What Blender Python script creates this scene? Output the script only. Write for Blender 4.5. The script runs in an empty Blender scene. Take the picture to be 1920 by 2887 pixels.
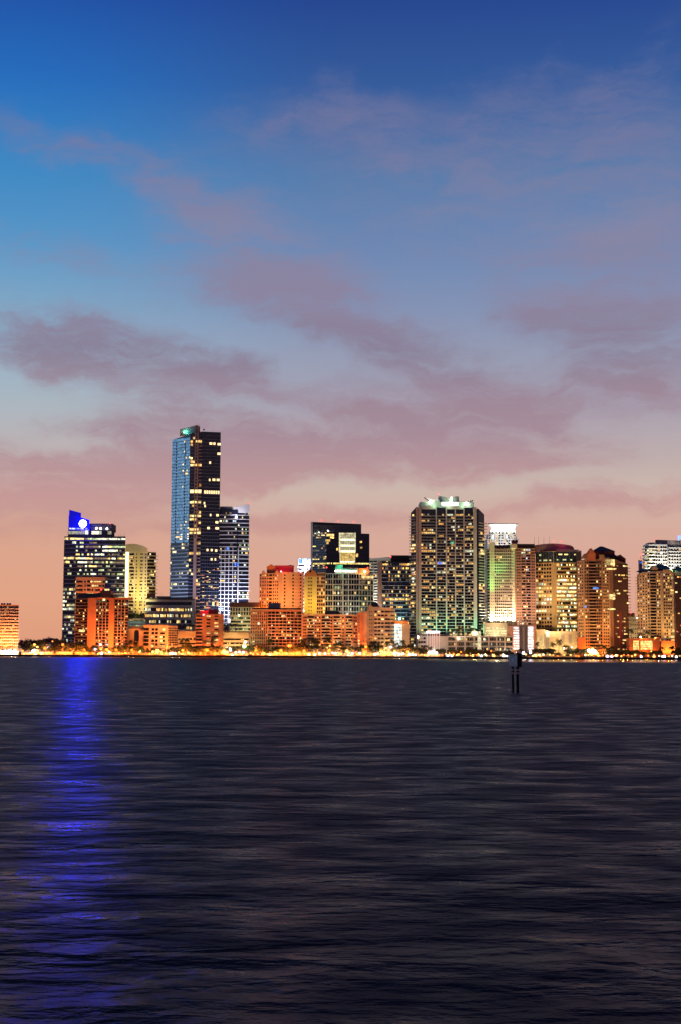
import bpy, math, random
from mathutils import Matrix, Vector
R = math.radians
random.seed(7)
sc = bpy.context.scene
col = sc.collection

# ------------------------------------------------------------------ camera
F = 4010.0                      # focal length in photo pixels (50 mm on a 36 mm tall frame)
CX, CY = 960.0, 1443.5
CAMH = 4.6
pitch = math.atan((1841.0 - CY) / F)
roll = R(0.25)
_r0, _u0, _f0 = Vector((1, 0, 0)), Vector((0, -math.sin(pitch), math.cos(pitch))), Vector((0, math.cos(pitch), math.sin(pitch)))
_rt = _r0 * math.cos(roll) + _u0 * math.sin(roll)
_up = _u0 * math.cos(roll) - _r0 * math.sin(roll)
cam_d = bpy.data.cameras.new('camera')
cam = bpy.data.objects.new('camera', cam_d)
col.objects.link(cam)
cam_d.sensor_fit = 'VERTICAL'
cam_d.sensor_height = 36.0
cam_d.lens = F / 2887.0 * 36.0
cam_d.clip_start = 0.5
cam_d.clip_end = 30000
m3 = Matrix((_rt, _up, -_f0)).transposed()
cam.matrix_world = Matrix.Translation((0, 0, CAMH)) @ m3.to_4x4()
sc.camera = cam


def ray(px, py):
    return _f0 * F + _rt * (px - CX) + _up * (CY - py)


def P(px, py, Y):
    d = ray(px, py)
    return Vector((0, 0, CAMH)) + d * (Y / d.y)


def azel(px, py):
    d = ray(px, py).normalized()
    return math.degrees(math.atan2(d.x, d.y)), math.degrees(math.asin(d.z))


def lin(*c):
    return tuple(((v / 255) / 12.92 if v / 255 <= 0.04045 else ((v / 255 + 0.055) / 1.055) ** 2.4) for v in c)


# ------------------------------------------------------------------ exposure / render
sc.view_settings.view_transform = 'Standard'
sc.view_settings.look = 'None'
sc.view_settings.exposure = 0.0
sc.view_settings.gamma = 1.0
sc.render.engine = 'CYCLES'
sc.cycles.max_bounces = 4
sc.cycles.diffuse_bounces = 2
sc.cycles.glossy_bounces = 3
sc.cycles.transmission_bounces = 2
sc.cycles.use_denoising = True
sc.cycles.use_light_tree = True
sc.cycles.sample_clamp_indirect = 6.0
sc.cycles.caustics_reflective = False
sc.cycles.caustics_refractive = False


# ------------------------------------------------------------------ node helper
class NT:
    def __init__(s, tree):
        s.t = tree
        s.n = tree.nodes
        s.l = tree.links

    def new(s, typ, **kw):
        n = s.n.new(typ)
        for k, v in kw.items():
            setattr(n, k, v)
        return n

    def put(s, sock, v):
        if isinstance(v, bpy.types.NodeSocket):
            s.l.new(v, sock)
        elif v is not None:
            sock.default_value = v

    def math(s, op, a, b=None, c=None, clamp=False):
        n = s.new('ShaderNodeMath', operation=op, use_clamp=clamp)
        s.put(n.inputs[0], a)
        s.put(n.inputs[1], b)
        s.put(n.inputs[2], c)
        return n.outputs[0]

    def vmath(s, op, a, b=None, scale=None):
        n = s.new('ShaderNodeVectorMath', operation=op)
        s.put(n.inputs[0], a)
        if b is not None:
            s.put(n.inputs[1], b)
        if scale is not None:
            s.put(n.inputs[3], scale)
        return n.outputs[1] if op in ('LENGTH', 'DOT_PRODUCT', 'DISTANCE') else n.outputs[0]

    def noise(s, vec, scale, detail=4, rough=0.5, dist=0.0):
        n = s.new('ShaderNodeTexNoise')
        s.put(n.inputs['Vector'], vec)
        n.inputs['Scale'].default_value = scale
        n.inputs['Detail'].default_value = detail
        n.inputs['Roughness'].default_value = rough
        n.inputs['Distortion'].default_value = dist
        return n

    def ramp(s, fac, stops, interp='LINEAR'):
        n = s.new('ShaderNodeValToRGB')
        n.color_ramp.interpolation = interp
        e = n.color_ramp.elements
        stops = sorted(stops)
        e[0].position, e[0].color = stops[0][0], (*stops[0][1], 1)
        e[1].position, e[1].color = stops[-1][0], (*stops[-1][1], 1)
        for p, c in stops[1:-1]:
            x = e.new(p)
            x.color = (*c, 1)
        s.put(n.inputs[0], fac)
        return n.outputs[0]

    def mix(s, fac, a, b, blend='MIX'):
        n = s.new('ShaderNodeMix', data_type='RGBA', blend_type=blend)
        s.put(n.inputs[0], fac)
        for i, v in ((6, a), (7, b)):
            s.put(n.inputs[i], (*v, 1) if isinstance(v, tuple) and len(v) == 3 else v)
        return n.outputs[2]

    def maprange(s, v, a, b, c, d, interp='SMOOTHSTEP'):
        n = s.new('ShaderNodeMapRange', interpolation_type=interp)
        s.put(n.inputs[0], v)
        for i, x in enumerate((a, b, c, d)):
            n.inputs[i + 1].default_value = x
        return n.outputs[0]


# ------------------------------------------------------------------ world: dusk sky with cloud banks
world = bpy.data.worlds.new('World')
sc.world = world
world.use_nodes = True
world.node_tree.nodes.clear()
w = NT(world.node_tree)
tc = w.new('ShaderNodeTexCoord')
sx = w.new('ShaderNodeSeparateXYZ')
w.l.new(tc.outputs['Generated'], sx.inputs[0])
AZ = w.math('DEGREES', w.math('ARCTAN2', sx.outputs[0], sx.outputs[1]))
EL = w.math('DEGREES', w.math('ARCSINE', sx.outputs[2]))
cmb = w.new('ShaderNodeCombineXYZ')
w.put(cmb.inputs[0], AZ)
w.put(cmb.inputs[1], EL)
AE = cmb.outputs[0]


def elpos(py):
    return min(max(azel(960, py)[1], 0), 90) / 90


def sky_ramp(stops):
    s_ = [(elpos(y), lin(*c)) for y, c in stops]
    s_ += [(34 / 90, lin(36, 56, 116)), (50 / 90, lin(36, 46, 92)), (1.0, lin(32, 40, 76))]
    return w.ramp(w.math('DIVIDE', EL, 90.0), s_)


left = sky_ramp([(1842, (222, 156, 124)), (1700, (224, 162, 132)), (1500, (214, 163, 143)), (1300, (190, 178, 178)), (1150, (168, 180, 190)),
                 (1000, (146, 176, 200)), (850, (118, 162, 196)), (700, (84, 148, 198)), (500, (58, 134, 194)), (250, (34, 106, 186)), (0, (28, 78, 164))])
right = sky_ramp([(1842, (218, 156, 130)), (1700, (221, 163, 142)), (1500, (212, 168, 154)), (1380, (202, 180, 170)), (1300, (188, 170, 170)), (1150, (166, 160, 176)),
                  (1000, (148, 154, 178)), (850, (126, 144, 180)), (700, (106, 134, 178)), (500, (84, 122, 170)), (250, (50, 90, 154)), (0, (34, 68, 142))])
clear = w.mix(w.maprange(AZ, -13.5, 1, 0, 1), left, right)

warp = w.noise(AE, 0.35, 5, 0.55)
w1 = w.vmath('SCALE', w.vmath('SUBTRACT', warp.outputs['Color'], (0.5, 0.5, 0.5)), scale=3.2)
wmul = w.vmath('MULTIPLY', w1, (1.6, 0.7, 0))
AEW = w.vmath('ADD', AE, wmul)
# cloud banks: centre and half-axes measured in photo pixels, turned into degrees of sky
PXD = 70.0
blobs = [  # cx, cy, rx, ry, tilt, amount
    (330, 985, 350, 100, -12, 1.15), (690, 1030, 170, 70, 6, 0.8), (100, 965, 170, 60, 5, 0.5), (300, 1085, 280, 45, -14, .45),
    (120, 1330, 420, 110, 0, 1.0), (520, 1300, 380, 120, -4, 0.95), (800, 1260, 420, 110, -4, 0.95), (1180, 1270, 420, 110, -6, 0.9), (1500, 1330, 330, 60, -2, 0.7),
    (800, 830, 340, 100, -24, 0.78), (1150, 990, 430, 105, -27, 0.85), (1500, 1160, 300, 90, -20, 0.85), (1050, 1150, 280, 60, -8, 0.7),
    (1830, 960, 320, 150, -12, 0.95), (1800, 1120, 240, 70, -15, 0.6), (1600, 880, 260, 60, -10, .4),
    (1400, 370, 360, 150, 8, 0.8), (1000, 320, 170, 90, -40, 0.62), (800, 340, 240, 100, 10, 0.62), (1860, 460, 240, 280, 40, 0.75), (1250, 640, 760, 240, -10, .38),
    (400, 490, 320, 60, -20, 0.62), (640, 600, 340, 80, -22, 0.6), (60, 380, 260, 50, -20, 0.5), (250, 740, 480, 60, -14, 0.6), (660, 760, 280, 80, -22, .45),
    (1850, 130, 240, 80, 50, 0.35), (1560, 130, 120, 30, 55, .2), (1560, 640, 420, 90, -5, 0.3), (1700, 720, 320, 90, 5, 0.3),
    (1350, 1450, 800, 34, 3, 0.8), (1850, 1380, 330, 36, 5, 0.7), (200, 1490, 460, 50, 0, 0.85), (880, 1470, 330, 34, 4, .6), (160, 1410, 340, 40, -3, .8),
    (1000, 1388, 440, 24, 4, -.75), (1680, 1335, 380, 26, 6, -.6), (230, 1255, 170, 34, -10, -.65), (480, 1245, 80, 40, 0, -.5), (880, 1175, 260, 26, -14, -.5), (1110, 1300, 80, 34, -20, -.45), (720, 965, 170, 50, -20, -.4), (1500, 1240, 200, 26, -16, -.4), (1180, 500, 90, 34, 20, -.3),
]
tot = None
for cx, cy, rx, ry, tilt, amp in blobs:
    a, e = azel(cx, cy)
    mp = w.new('ShaderNodeMapping', vector_type='TEXTURE')
    w.put(mp.inputs['Vector'], AEW)
    mp.inputs['Location'].default_value = (a, e, 0)
    mp.inputs['Rotation'].default_value = (0, 0, R(tilt))
    mp.inputs['Scale'].default_value = (rx / PXD, ry / PXD, 1)
    d = w.vmath('LENGTH', mp.outputs[0])
    v = w.maprange(d, 1.75, 0.0, 0, amp * 1.1)
    tot = v if tot is None else w.math('ADD', tot, v)
strm = w.new('ShaderNodeMapping')
w.put(strm.inputs['Vector'], AEW)
strm.inputs['Rotation'].default_value = (0, 0, R(17))
strm.inputs['Scale'].default_value = (0.13, 0.62, 1)
n1 = w.noise(strm.outputs[0], 1.0, 9, 0.72)
strm2 = w.new('ShaderNodeMapping')
w.put(strm2.inputs['Vector'], AE)
strm2.inputs['Scale'].default_value = (0.42, 1.15, 1)
strm2.inputs['Rotation'].default_value = (0, 0, R(8))
n2 = w.noise(strm2.outputs[0], 1.0, 8, 0.7)
dens = w.math('MULTIPLY', tot, w.maprange(n1.outputs[0], .3, .7, .42, 1.4, 'LINEAR'))
dens = w.math('ADD', dens, w.math('MULTIPLY', w.math('SUBTRACT', n2.outputs[0], 0.5), 0.85))
strm3 = w.new('ShaderNodeMapping')
w.put(strm3.inputs['Vector'], AEW)
strm3.inputs['Rotation'].default_value = (0, 0, R(27))
strm3.inputs['Scale'].default_value = (0.10, 1.5, 1)
n3 = w.noise(strm3.outputs[0], 1.0, 6, 0.65)
dens = w.math('ADD', dens, w.math('MULTIPLY', w.math('SUBTRACT', n3.outputs[0], 0.5), w.math('ADD', .22, w.math('MULTIPLY', tot, .35))))
dens = w.maprange(dens, 0.12, 1.45, 0, 0.86, 'SMOOTHSTEP')
cloud = w.ramp(w.math('DIVIDE', EL, 90.0),
               [(elpos(y), lin(*c)) for y, c in [(1842, (214, 150, 128)), (1600, (208, 152, 138)), (1490, (199, 150, 143)), (1400, (192, 146, 147)), (1300, (176, 138, 146)), (1230, (162, 131, 145)),
                                                  (1120, (154, 128, 144)), (1000, (134, 119, 142)), (850, (141, 127, 152)), (650, (134, 132, 162)), (400, (118, 120, 158)), (100, (84, 102, 152))]]
               + [(40 / 90, lin(44, 56, 104)), (1.0, lin(32, 40, 76))])
skyc = w.mix(dens, clear, cloud)
# the sky toward the sides and behind the bay is darker; the clear north-west stays cyan
absaz = w.math('ABSOLUTE', AZ)
cyan = w.ramp(w.math('DIVIDE', EL, 90.0), [(0, lin(138, 156, 190)), (.06, lin(138, 176, 208)), (.18, lin(112, 164, 206)), (0.3, lin(60, 100, 156)), (0.5, lin(36, 44, 76)), (1, lin(34, 38, 58))])
sideL = w.maprange(AZ, -35, -70, 0, 1)
skyc = w.mix(sideL, skyc, cyan)
east = w.ramp(w.math('DIVIDE', EL, 90.0), [(0, lin(54, 52, 74)), (.1, lin(104, 86, 106)), (.22, lin(84, 76, 108)), (.45, lin(38, 44, 74)), (1, lin(34, 38, 58))])
b1 = w.maprange(AZ, 30, 90, 0, 1)
b2 = w.maprange(AZ, -118, -140, 0, 1)
skyc = w.mix(w.math('MAXIMUM', b1, b2), skyc, east)
bg = w.new('ShaderNodeBackground')
w.put(bg.inputs[0], skyc)
bg.inputs[1].default_value = 1.0
nish = w.new('ShaderNodeTexSky', sky_type='NISHITA')
nish.sun_disc = False
nish.sun_elevation = R(-3.0)
nish.sun_rotation = R(20)
bg2 = w.new('ShaderNodeBackground')
w.put(bg2.inputs[0], nish.outputs[0])
bg2.inputs[1].default_value = 0.05
ad = w.new('ShaderNodeAddShader')
w.l.new(bg.outputs[0], ad.inputs[0])
w.l.new(bg2.outputs[0], ad.inputs[1])
wo = w.new('ShaderNodeOutputWorld')
w.l.new(ad.outputs[0], wo.inputs[0])

# ------------------------------------------------------------------ materials
MATS = {}


def mat(name, base, rough=0.7, metal=0.0, vary=0.15, vscale=0.15, spec=0.5, ior=1.45):
    if name in MATS:
        return MATS[name]
    m = bpy.data.materials.new(name)
    m.use_nodes = True
    n = NT(m.node_tree)
    b = m.node_tree.nodes['Principled BSDF']
    b.inputs['Roughness'].default_value = rough
    b.inputs['Metallic'].default_value = metal
    b.inputs['Specular IOR Level'].default_value = spec
    b.inputs['IOR'].default_value = ior
    if vary:
        g = n.new('ShaderNodeNewGeometry')
        a = n.noise(g.outputs['Position'], vscale, 5, 0.6)
        c = n.noise(g.outputs['Position'], vscale * 9, 3, 0.6)
        f = n.math('ADD', n.math('MULTIPLY', a.outputs[0], 0.65), n.math('MULTIPLY', c.outputs[0], 0.35))
        lo = tuple(x * (1 - vary) for x in base)
        hi = tuple(min(1, x * (1 + vary)) for x in base)
        n.put(b.inputs['Base Color'], n.ramp(f, [(0.3, lo), (0.7, hi)]))
    else:
        b.inputs['Base Color'].default_value = (*base, 1)
    MATS[name] = m
    return m


def glass(name, base, rough=0.12, ior=1.9, metal=0.0, bump=0.0):
    """Window glass: dark room behind, coated reflection, each object a little different."""
    if name in MATS:
        return MATS[name]
    m = bpy.data.materials.new(name)
    m.use_nodes = True
    n = NT(m.node_tree)
    b = m.node_tree.nodes['Principled BSDF']
    b.inputs['Roughness'].default_value = rough
    b.inputs['IOR'].default_value = ior
    b.inputs['Metallic'].default_value = metal
    g = n.new('ShaderNodeNewGeometry')
    a = n.noise(g.outputs['Position'], 0.45, 2, 0.7)
    n.put(b.inputs['Base Color'], n.ramp(a.outputs[0], [(0.35, tuple(x * 0.55 for x in base)), (0.7, tuple(x * 1.5 for x in base))]))
    if bump:
        bp = n.new('ShaderNodeBump')
        bp.inputs['Strength'].default_value = bump
        bp.inputs['Distance'].default_value = 0.3
        nn = n.noise(g.outputs['Position'], 0.2, 2, 0.5)
        n.put(bp.inputs['Height'], nn.outputs[0])
        n.put(b.inputs['Normal'], bp.outputs[0])
    MATS[name] = m
    return m


def lit(name, c0, c1, s0, s1):
    """A lit window: room light behind glass, differing from window to window, with furniture and curtains cutting it up."""
    if name in MATS:
        return MATS[name]
    m = bpy.data.materials.new(name)
    m.use_nodes = True
    n = NT(m.node_tree)
    b = m.node_tree.nodes['Principled BSDF']
    b.inputs['Base Color'].default_value = (0.03, 0.03, 0.03, 1)
    b.inputs['Roughness'].default_value = 0.2
    oi = n.new('ShaderNodeObjectInfo')
    g = n.new('ShaderNodeNewGeometry')
    a = n.noise(g.outputs['Position'], 0.55, 2, 0.7)
    r2 = n.math('FRACT', n.math('MULTIPLY', oi.outputs['Random'], 7.31))
    n.put(b.inputs['Emission Color'], n.mix(r2, c0, c1))
    st = n.math('MULTIPLY', n.maprange(oi.outputs['Random'], 0, 1, s0, s1, 'LINEAR'), n.maprange(a.outputs[0], 0.35, 0.65, 0.35, 1.25, 'LINEAR'))
    n.put(b.inputs['Emission Strength'], st)
    MATS[name] = m
    return m


def glow(name, c, s):
    if name in MATS:
        return MATS[name]
    m = bpy.data.materials.new(name)
    m.use_nodes = True
    b = m.node_tree.nodes['Principled BSDF']
    b.inputs['Base Color'].default_value = (*[min(1, x) * .5 for x in c], 1)
    b.inputs['Emission Color'].default_value = (*c, 1)
    b.inputs['Emission Strength'].default_value = s
    MATS[name] = m
    return m


PEACH = mat('peach_stucco', (.61, .36, .23), .8)
CREAM = mat('cream_stucco', (.62, .52, .37), .8)
BEIGE = mat('beige_stucco', (.50, .40, .28), .8)
GOLD_ST = mat('golden_stucco', (.54, .40, .16), .8)
TAN = mat('tan_stucco', (.40, .27, .15), .8)
YELLOW = mat('yellow_stucco', (.62, .50, .20), .8)
WHITE = mat('white_paint', (.74, .73, .72), .6, vary=.08)
PALE = mat('pale_concrete', (.48, .45, .42), .75)
PINK = mat('pink_granite', (.42, .27, .25), .55)
ORANGE = mat('terracotta_stucco', (.57, .20, .085), .8)
REDW = mat('red_stucco', (.50, .08, .10), .8)
BROWN = mat('brown_stucco', (.32, .19, .11), .8)
DKBROWN = mat('dark_brown_wall', (.11, .055, .045), .7)
MAROON = mat('maroon_metal_roof', (.10, .03, .03), .6)
CONC = mat('grey_concrete', (.32, .31, .30), .8)
DKCONC = mat('dark_concrete', (.10, .10, .11), .8)
BLACK = mat('black_metal', (.018, .018, .022), .5)
SLATE = mat('slate_roof', (.035, .034, .04), .6)
GREENROOF = mat('green_metal_roof', (.03, .10, .075), .5)
TEAL = mat('teal_panel', (.08, .42, .34), .6)
SPAN = mat('blue_grey_spandrel', (.16, .18, .24), .4)
LSPAN = mat('light_spandrel', (.40, .42, .50), .5)
METAL = mat('grey_metal', (.3, .3, .31), .4, .6)
G_DARK = glass('dark_glass', (.012, .014, .02))
G_WARM = glass('brown_tint_glass', (.028, .016, .010), ior=1.6)
G_BLUE = glass('blue_glass', (.012, .018, .040))
G_MIR = glass('mirror_glass', (.52, .60, .68), .08, 1.5, 1.0, bump=.03)
G_GREEN = glass('green_glass', (.018, .040, .036))
L_WARM = lit('lit_room_amber', (1, .42, .09), (1, .62, .22), .3, 2.4)
L_YEL = lit('lit_room_yellow', (1, .60, .15), (1, .78, .34), .3, 2.6)
L_WHITE = lit('lit_office_white', (1, .90, .58), (.82, 1, .80), .4, 2.2)
L_GRN = lit('lit_office_green', (.72, .95, .45), (1, .90, .45), .25, 1.2)
L_COOL = lit('lit_room_cool', (.55, .75, 1), (.95, .95, 1), .5, 2.2)
L_BLUE = lit('lit_room_blue', (.05, .15, 1), (.12, .35, 1), .9, 2.0)
L_RED = lit('lit_room_red', (1, .18, .08), (1, .32, .16), .5, 1.5)
L_DIM = lit('dim_room', (1, .55, .25), (.8, .8, .6), .06, .35)
WARMS = [L_WARM, L_YEL, L_YEL, L_DIM, L_WARM]
OFFICE = [L_WHITE, L_WHITE, L_GRN, L_YEL, L_DIM]
APART = [L_WARM, L_YEL, L_YEL, L_WHITE, L_DIM, L_WARM]
OFFY = [L_YEL, L_YEL, L_WHITE, L_GRN, L_WARM]
SOD = (1, .28, .035)
AMB = (1, .60, .24)
WRM = (1, .80, .48)
WHT = (1, .95, .85)
GRN = (.35, 1, .45)

# ------------------------------------------------------------------ object helpers
_cubes = {}


def link(o, parent=None):
    col.objects.link(o)
    if parent is not None:
        o.parent = parent
    return o


def mesh(name, verts, faces, m, smooth=False):
    me = bpy.data.meshes.new(name)
    me.from_pydata(verts, [], faces)
    me.materials.append(m)
    if smooth:
        for p in me.polygons:
            p.use_smooth = True
    me.update()
    return me


def cube_mesh(m):
    if m.name not in _cubes:
        v = [(x, y, z) for x in (-.5, .5) for y in (-.5, .5) for z in (-.5, .5)]
        f = [(0, 1, 3, 2), (4, 6, 7, 5), (0, 4, 5, 1), (2, 3, 7, 6), (0, 2, 6, 4), (1, 5, 7, 3)]
        _cubes[m.name] = mesh('panel_' + m.name, v, f, m)
    return _cubes[m.name]


def tag(o, label, cat, group=None, kind=None):
    if label:
        o['label'] = label
    if cat:
        o['category'] = cat
    if group:
        o['group'] = group
    if kind:
        o['kind'] = kind
    return o


def empty(name, loc, label, cat, group=None, rz=0):
    o = bpy.data.objects.new(name, None)
    o.location = loc
    o.rotation_euler = (0, 0, rz)
    o.empty_display_size = 2
    link(o)
    return tag(o, label, cat, group)


class MB:
    """Collects shapes for one mesh."""
    def __init__(s):
        s.v, s.f = [], []

    def add(s, v, f):
        o = len(s.v)
        s.v += [tuple(p) for p in v]
        s.f += [tuple(i + o for i in q) for q in f]
        return s

    def box(s, x0, x1, y0, y1, z0, z1):
        return s.add([(x, y, z) for x in (x0, x1) for y in (y0, y1) for z in (z0, z1)],
                     [(0, 1, 3, 2), (4, 6, 7, 5), (0, 4, 5, 1), (2, 3, 7, 6), (0, 2, 6, 4), (1, 5, 7, 3)])

    def rings(s, pts, n=10, caps=True):
        """pts: (x, y, z, r)"""
        v, f = [], []
        for k, (x, y, z, r) in enumerate(pts):
            for i in range(n):
                a = 2 * math.pi * i / n
                v.append((x + r * math.cos(a), y + r * math.sin(a), z))
        for k in range(len(pts) - 1):
            for i in range(n):
                j = (i + 1) % n
                f.append((k * n + i, k * n + j, (k + 1) * n + j, (k + 1) * n + i))
        if caps:
            f.append(tuple(range(n - 1, -1, -1)))
            f.append(tuple((len(pts) - 1) * n + i for i in range(n)))
        return s.add(v, f)

    def ball(s, c, r, seg=10, rg=6, sz=1.0):
        pts = []
        for k in range(rg + 1):
            t = -math.pi / 2 + math.pi * k / rg
            pts.append((c[0], c[1], c[2] + r * sz * math.sin(t), max(r * math.cos(t), 1e-3)))
        return s.rings(pts, seg)

    def build(s, name, m, parent=None, smooth=False):
        return link(bpy.data.objects.new(name, mesh(name, s.v, s.f, m, smooth)), parent)


GZ = 1.8       # level of the quay and the land


GAIN = 1.3     # overall level of the building floodlights
LITP = 1.0     # share of rooms lit


class Face:
    def __init__(s, b, A, B, pa, pb):
        s.b, s.A, s.B, s.pa, s.pb = b, Vector(A), Vector(B), pa, pb
        d = s.B - s.A
        s.W = d.length
        s.ang = math.atan2(d.y, d.x)
        s.d = d.normalized()
        s.n = Vector((s.d.y, -s.d.x))

    def U(s, px):
        return (px - s.pa) / (s.pb - s.pa) * s.W

    def box(s, name, u0, u1, z0, z1, proud, m, inset=0.1, parent=None, defer=None):
        c = s.A + s.d * ((u0 + u1) / 2) + s.n * ((proud - inset) / 2)
        rec = (name, (c.x, c.y, (z0 + z1) / 2), s.ang, (abs(u1 - u0), proud + inset, abs(z1 - z0)), m)
        if defer is not None:
            s.b.deferred.setdefault(defer, []).append(rec)
            return None
        return s.b.cube(*rec, parent=parent)

    def zs(s, n, z0, z1):
        h = (z1 - z0) / n
        return [(z0 + i * h, h) for i in range(n)]

    def bands(s, n, z0, z1, frac=.55, m=None, u0=0, u1=None, proud=.06, off=.3, name='window_band'):
        u1 = s.W if u1 is None else u1
        for z, h in s.zs(n, z0, z1):
            s.box(name, u0, u1, z + h * off, z + h * (off + frac), proud, m)

    def slabs(s, n, z0, z1, depth, thick, m, u0=0, u1=None, name='balcony', off=0.0):
        u1 = s.W if u1 is None else u1
        for z, h in s.zs(n, z0, z1):
            s.box(name, u0, u1, z + h * off, z + h * off + thick, depth, m)

    def piers(s, us, wd, z0, z1, proud, m, name='pier'):
        for u in us:
            s.box(name, u - wd / 2, u + wd / 2, z0, z1, proud, m)

    def lit(s, n, z0, z1, cells, prob, mats, u0=0, u1=None, frac=.5, off=.32, proud=.14, run=.45, fill=.86, rows=None):
        """Lit rooms among the dark ones; RUN is the chance that the next room along is lit too; ROWS gives floors their own chance."""
        u1 = s.W if u1 is None else u1
        cw = (u1 - u0) / cells
        rnd = s.b.rnd
        for i, (z, h) in enumerate(s.zs(n, z0, z1)):
            on, k = False, None
            p = LITP * prob * rnd.choice([.2, .6, 1, 1.3, 1.8])
            if rows and i in rows:
                p = rows[i]
            for c in range(cells):
                hit = rnd.random() < (max(p, run * .85) if on else p)
                if hit:
                    if not on or rnd.random() < .3:
                        k = rnd.choice(mats)
                    a = u0 + (c + .5 - fill / 2) * cw
                    s.box('lit_window', a, a + fill * cw, z + h * off, z + h * (off + frac * rnd.uniform(.8, 1)), proud, k, defer='lit_window')
                on = hit

    def punched(s, n, z0, z1, us, wd, hf, m, prob=.1, mats=WARMS, off=.3, proud=.06):
        for z, h in s.zs(n, z0, z1):
            for u in us:
                if s.b.rnd.random() < prob:
                    s.box('lit_window', u - wd / 2, u + wd / 2, z + h * off, z + h * (off + hf), proud, s.b.rnd.choice(mats), defer='lit_window')
                else:
                    s.box('window', u - wd / 2, u + wd / 2, z + h * off, z + h * (off + hf), proud, m, defer='window')

    def one(s, px0, px1, py0, py1, m, proud=.16, name='lit_window'):
        s.box(name, s.U(px0), s.U(px1), s.b.Z(py1), s.b.Z(py0), proud, m)


class Bld:
    def __init__(s, name, label, cat, x0, x1, ytop, Y, seed=None):
        s.Y, s.xc = Y, (x0 + x1) / 2
        s.x0, s.x1, s.ytop = x0, x1, ytop
        s.yref = (ytop + 1800) / 2
        c = P(s.xc, s.yref, Y)
        s.rx = c.x
        s.root = empty(name, (c.x, Y, GZ), label, cat)
        s.rnd = random.Random(seed if seed is not None else int(x0 * 7 + ytop))
        s.deferred = {}

    def X(s, px, dy=0.0):
        return P(px, s.yref, s.Y + dy).x - s.rx

    def Z(s, py, dy=0.0):
        return P(s.xc, py, s.Y + dy).z - GZ

    def pt(s, px, dy):
        return (s.X(px, dy), dy)

    def cube(s, name, loc, ang, scale, m, parent=None):
        o = bpy.data.objects.new(name, cube_mesh(m))
        o.location = loc
        o.rotation_euler = (0, 0, ang)
        o.scale = scale
        return link(o, parent or s.root)

    def prism(s, name, pts, z0, z1, m, tops=None, smooth=False):
        """pts: (px, dy) counter-clockwise seen from above is not needed; tops: top height per point."""
        q = [s.pt(*p) for p in pts]
        return s.prism_xy(name, q, z0, z1, m, tops)

    def prism_xy(s, name, q, z0, z1, m, tops=None):
        ar = sum(q[i][0] * q[(i + 1) % len(q)][1] - q[(i + 1) % len(q)][0] * q[i][1] for i in range(len(q)))
        t = list(tops) if tops else [z1] * len(q)
        if ar < 0:
            q, t = q[::-1], t[::-1]
        n = len(q)
        v = [(x, y, z0) for x, y in q] + [(q[i][0], q[i][1], t[i]) for i in range(n)]
        f = [tuple(range(n - 1, -1, -1)), tuple(range(n, 2 * n))] + [(i, (i + 1) % n, n + (i + 1) % n, n + i) for i in range(n)]
        return link(bpy.data.objects.new(name, mesh(name, v, f, m)), s.root)

    def box(s, name, px0, px1, d0, d1, py0, py1, m, parent=None):
        """a box whose front (at depth d0) spans the photo box px0..px1, py0 (top) .. py1 (bottom, None = ground)"""
        xa, xb = s.X(px0, d0), s.X(px1, d0)
        za, zb = (0.0 if py1 is None else s.Z(py1, d0)), s.Z(py0, d0)
        return s.cube(name, ((xa + xb) / 2, (d0 + d1) / 2, (za + zb) / 2), 0, (xb - xa, d1 - d0, zb - za), m, parent)

    def face(s, p, q):
        return Face(s, s.pt(*p), s.pt(*q), p[0], q[0])

    def poly(s, name, v, f, m, smooth=False):
        return link(bpy.data.objects.new(name, mesh(name, v, f, m, smooth)), s.root)

    def hip(s, name, px0, px1, d0, d1, pyb, pyt, m, ridge=0.0, over=.6):
        """hipped roof over a rectangle"""
        xa, xb = s.X(px0, d0) - over, s.X(px1, d0) + over
        za, zt = s.Z(pyb, d0), s.Z(pyt, d0)
        ya, yb = d0 - over, d1 + over
        mx, my = (xa + xb) / 2, (ya + yb) / 2
        hw = (xb - xa) / 2 * ridge
        v = [(xa, ya, za), (xb, ya, za), (xb, yb, za), (xa, yb, za), (mx - hw, my, zt), (mx + hw, my, zt)]
        f = [(0, 1, 5, 4), (1, 2, 5), (2, 3, 4, 5), (3, 0, 4), (3, 2, 1, 0)]
        return s.poly(name, v, f, m)

    def gable(s, name, px0, px1, d0, d1, pyb, pyt, m):
        """wall piece with a pointed top"""
        xa, xb = s.X(px0, d0), s.X(px1, d0)
        za, zt = s.Z(pyb, d0), s.Z(pyt, d0)
        mx = (xa + xb) / 2
        zb = za - 1.0
        v = [(xa, d0, zb), (xb, d0, zb), (xb, d0, za), (mx, d0, zt), (xa, d0, za)]
        v += [(x, d1, z) for x, _, z in v]
        f = [(0, 1, 2, 3, 4), (9, 8, 7, 6, 5)] + [(i, 5 + i, 5 + (i + 1) % 5, (i + 1) % 5) for i in range(5)]
        return s.poly(name, v, f, m)

    def arch(s, name, px0, px1, d0, d1, pyb, pyt, m, n=14):
        """wall piece with a round top"""
        xa, xb = s.X(px0, d0), s.X(px1, d0)
        za, zt = s.Z(pyb, d0), s.Z(pyt, d0)
        mx, rx_ = (xa + xb) / 2, (xb - xa) / 2
        pr = [(xa, za - 1.0), (xb, za - 1.0)] + [(mx + rx_ * math.cos(math.pi * i / n), za + (zt - za) * math.sin(math.pi * i / n)) for i in range(n + 1)]
        k = len(pr)
        v = [(x, d0, z) for x, z in pr] + [(x, d1, z) for x, z in pr]
        f = [tuple(range(k)), tuple(range(2 * k - 1, k - 1, -1))] + [(i, k + i, k + (i + 1) % k, (i + 1) % k) for i in range(k)]
        return s.poly(name, v, f, m)

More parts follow.
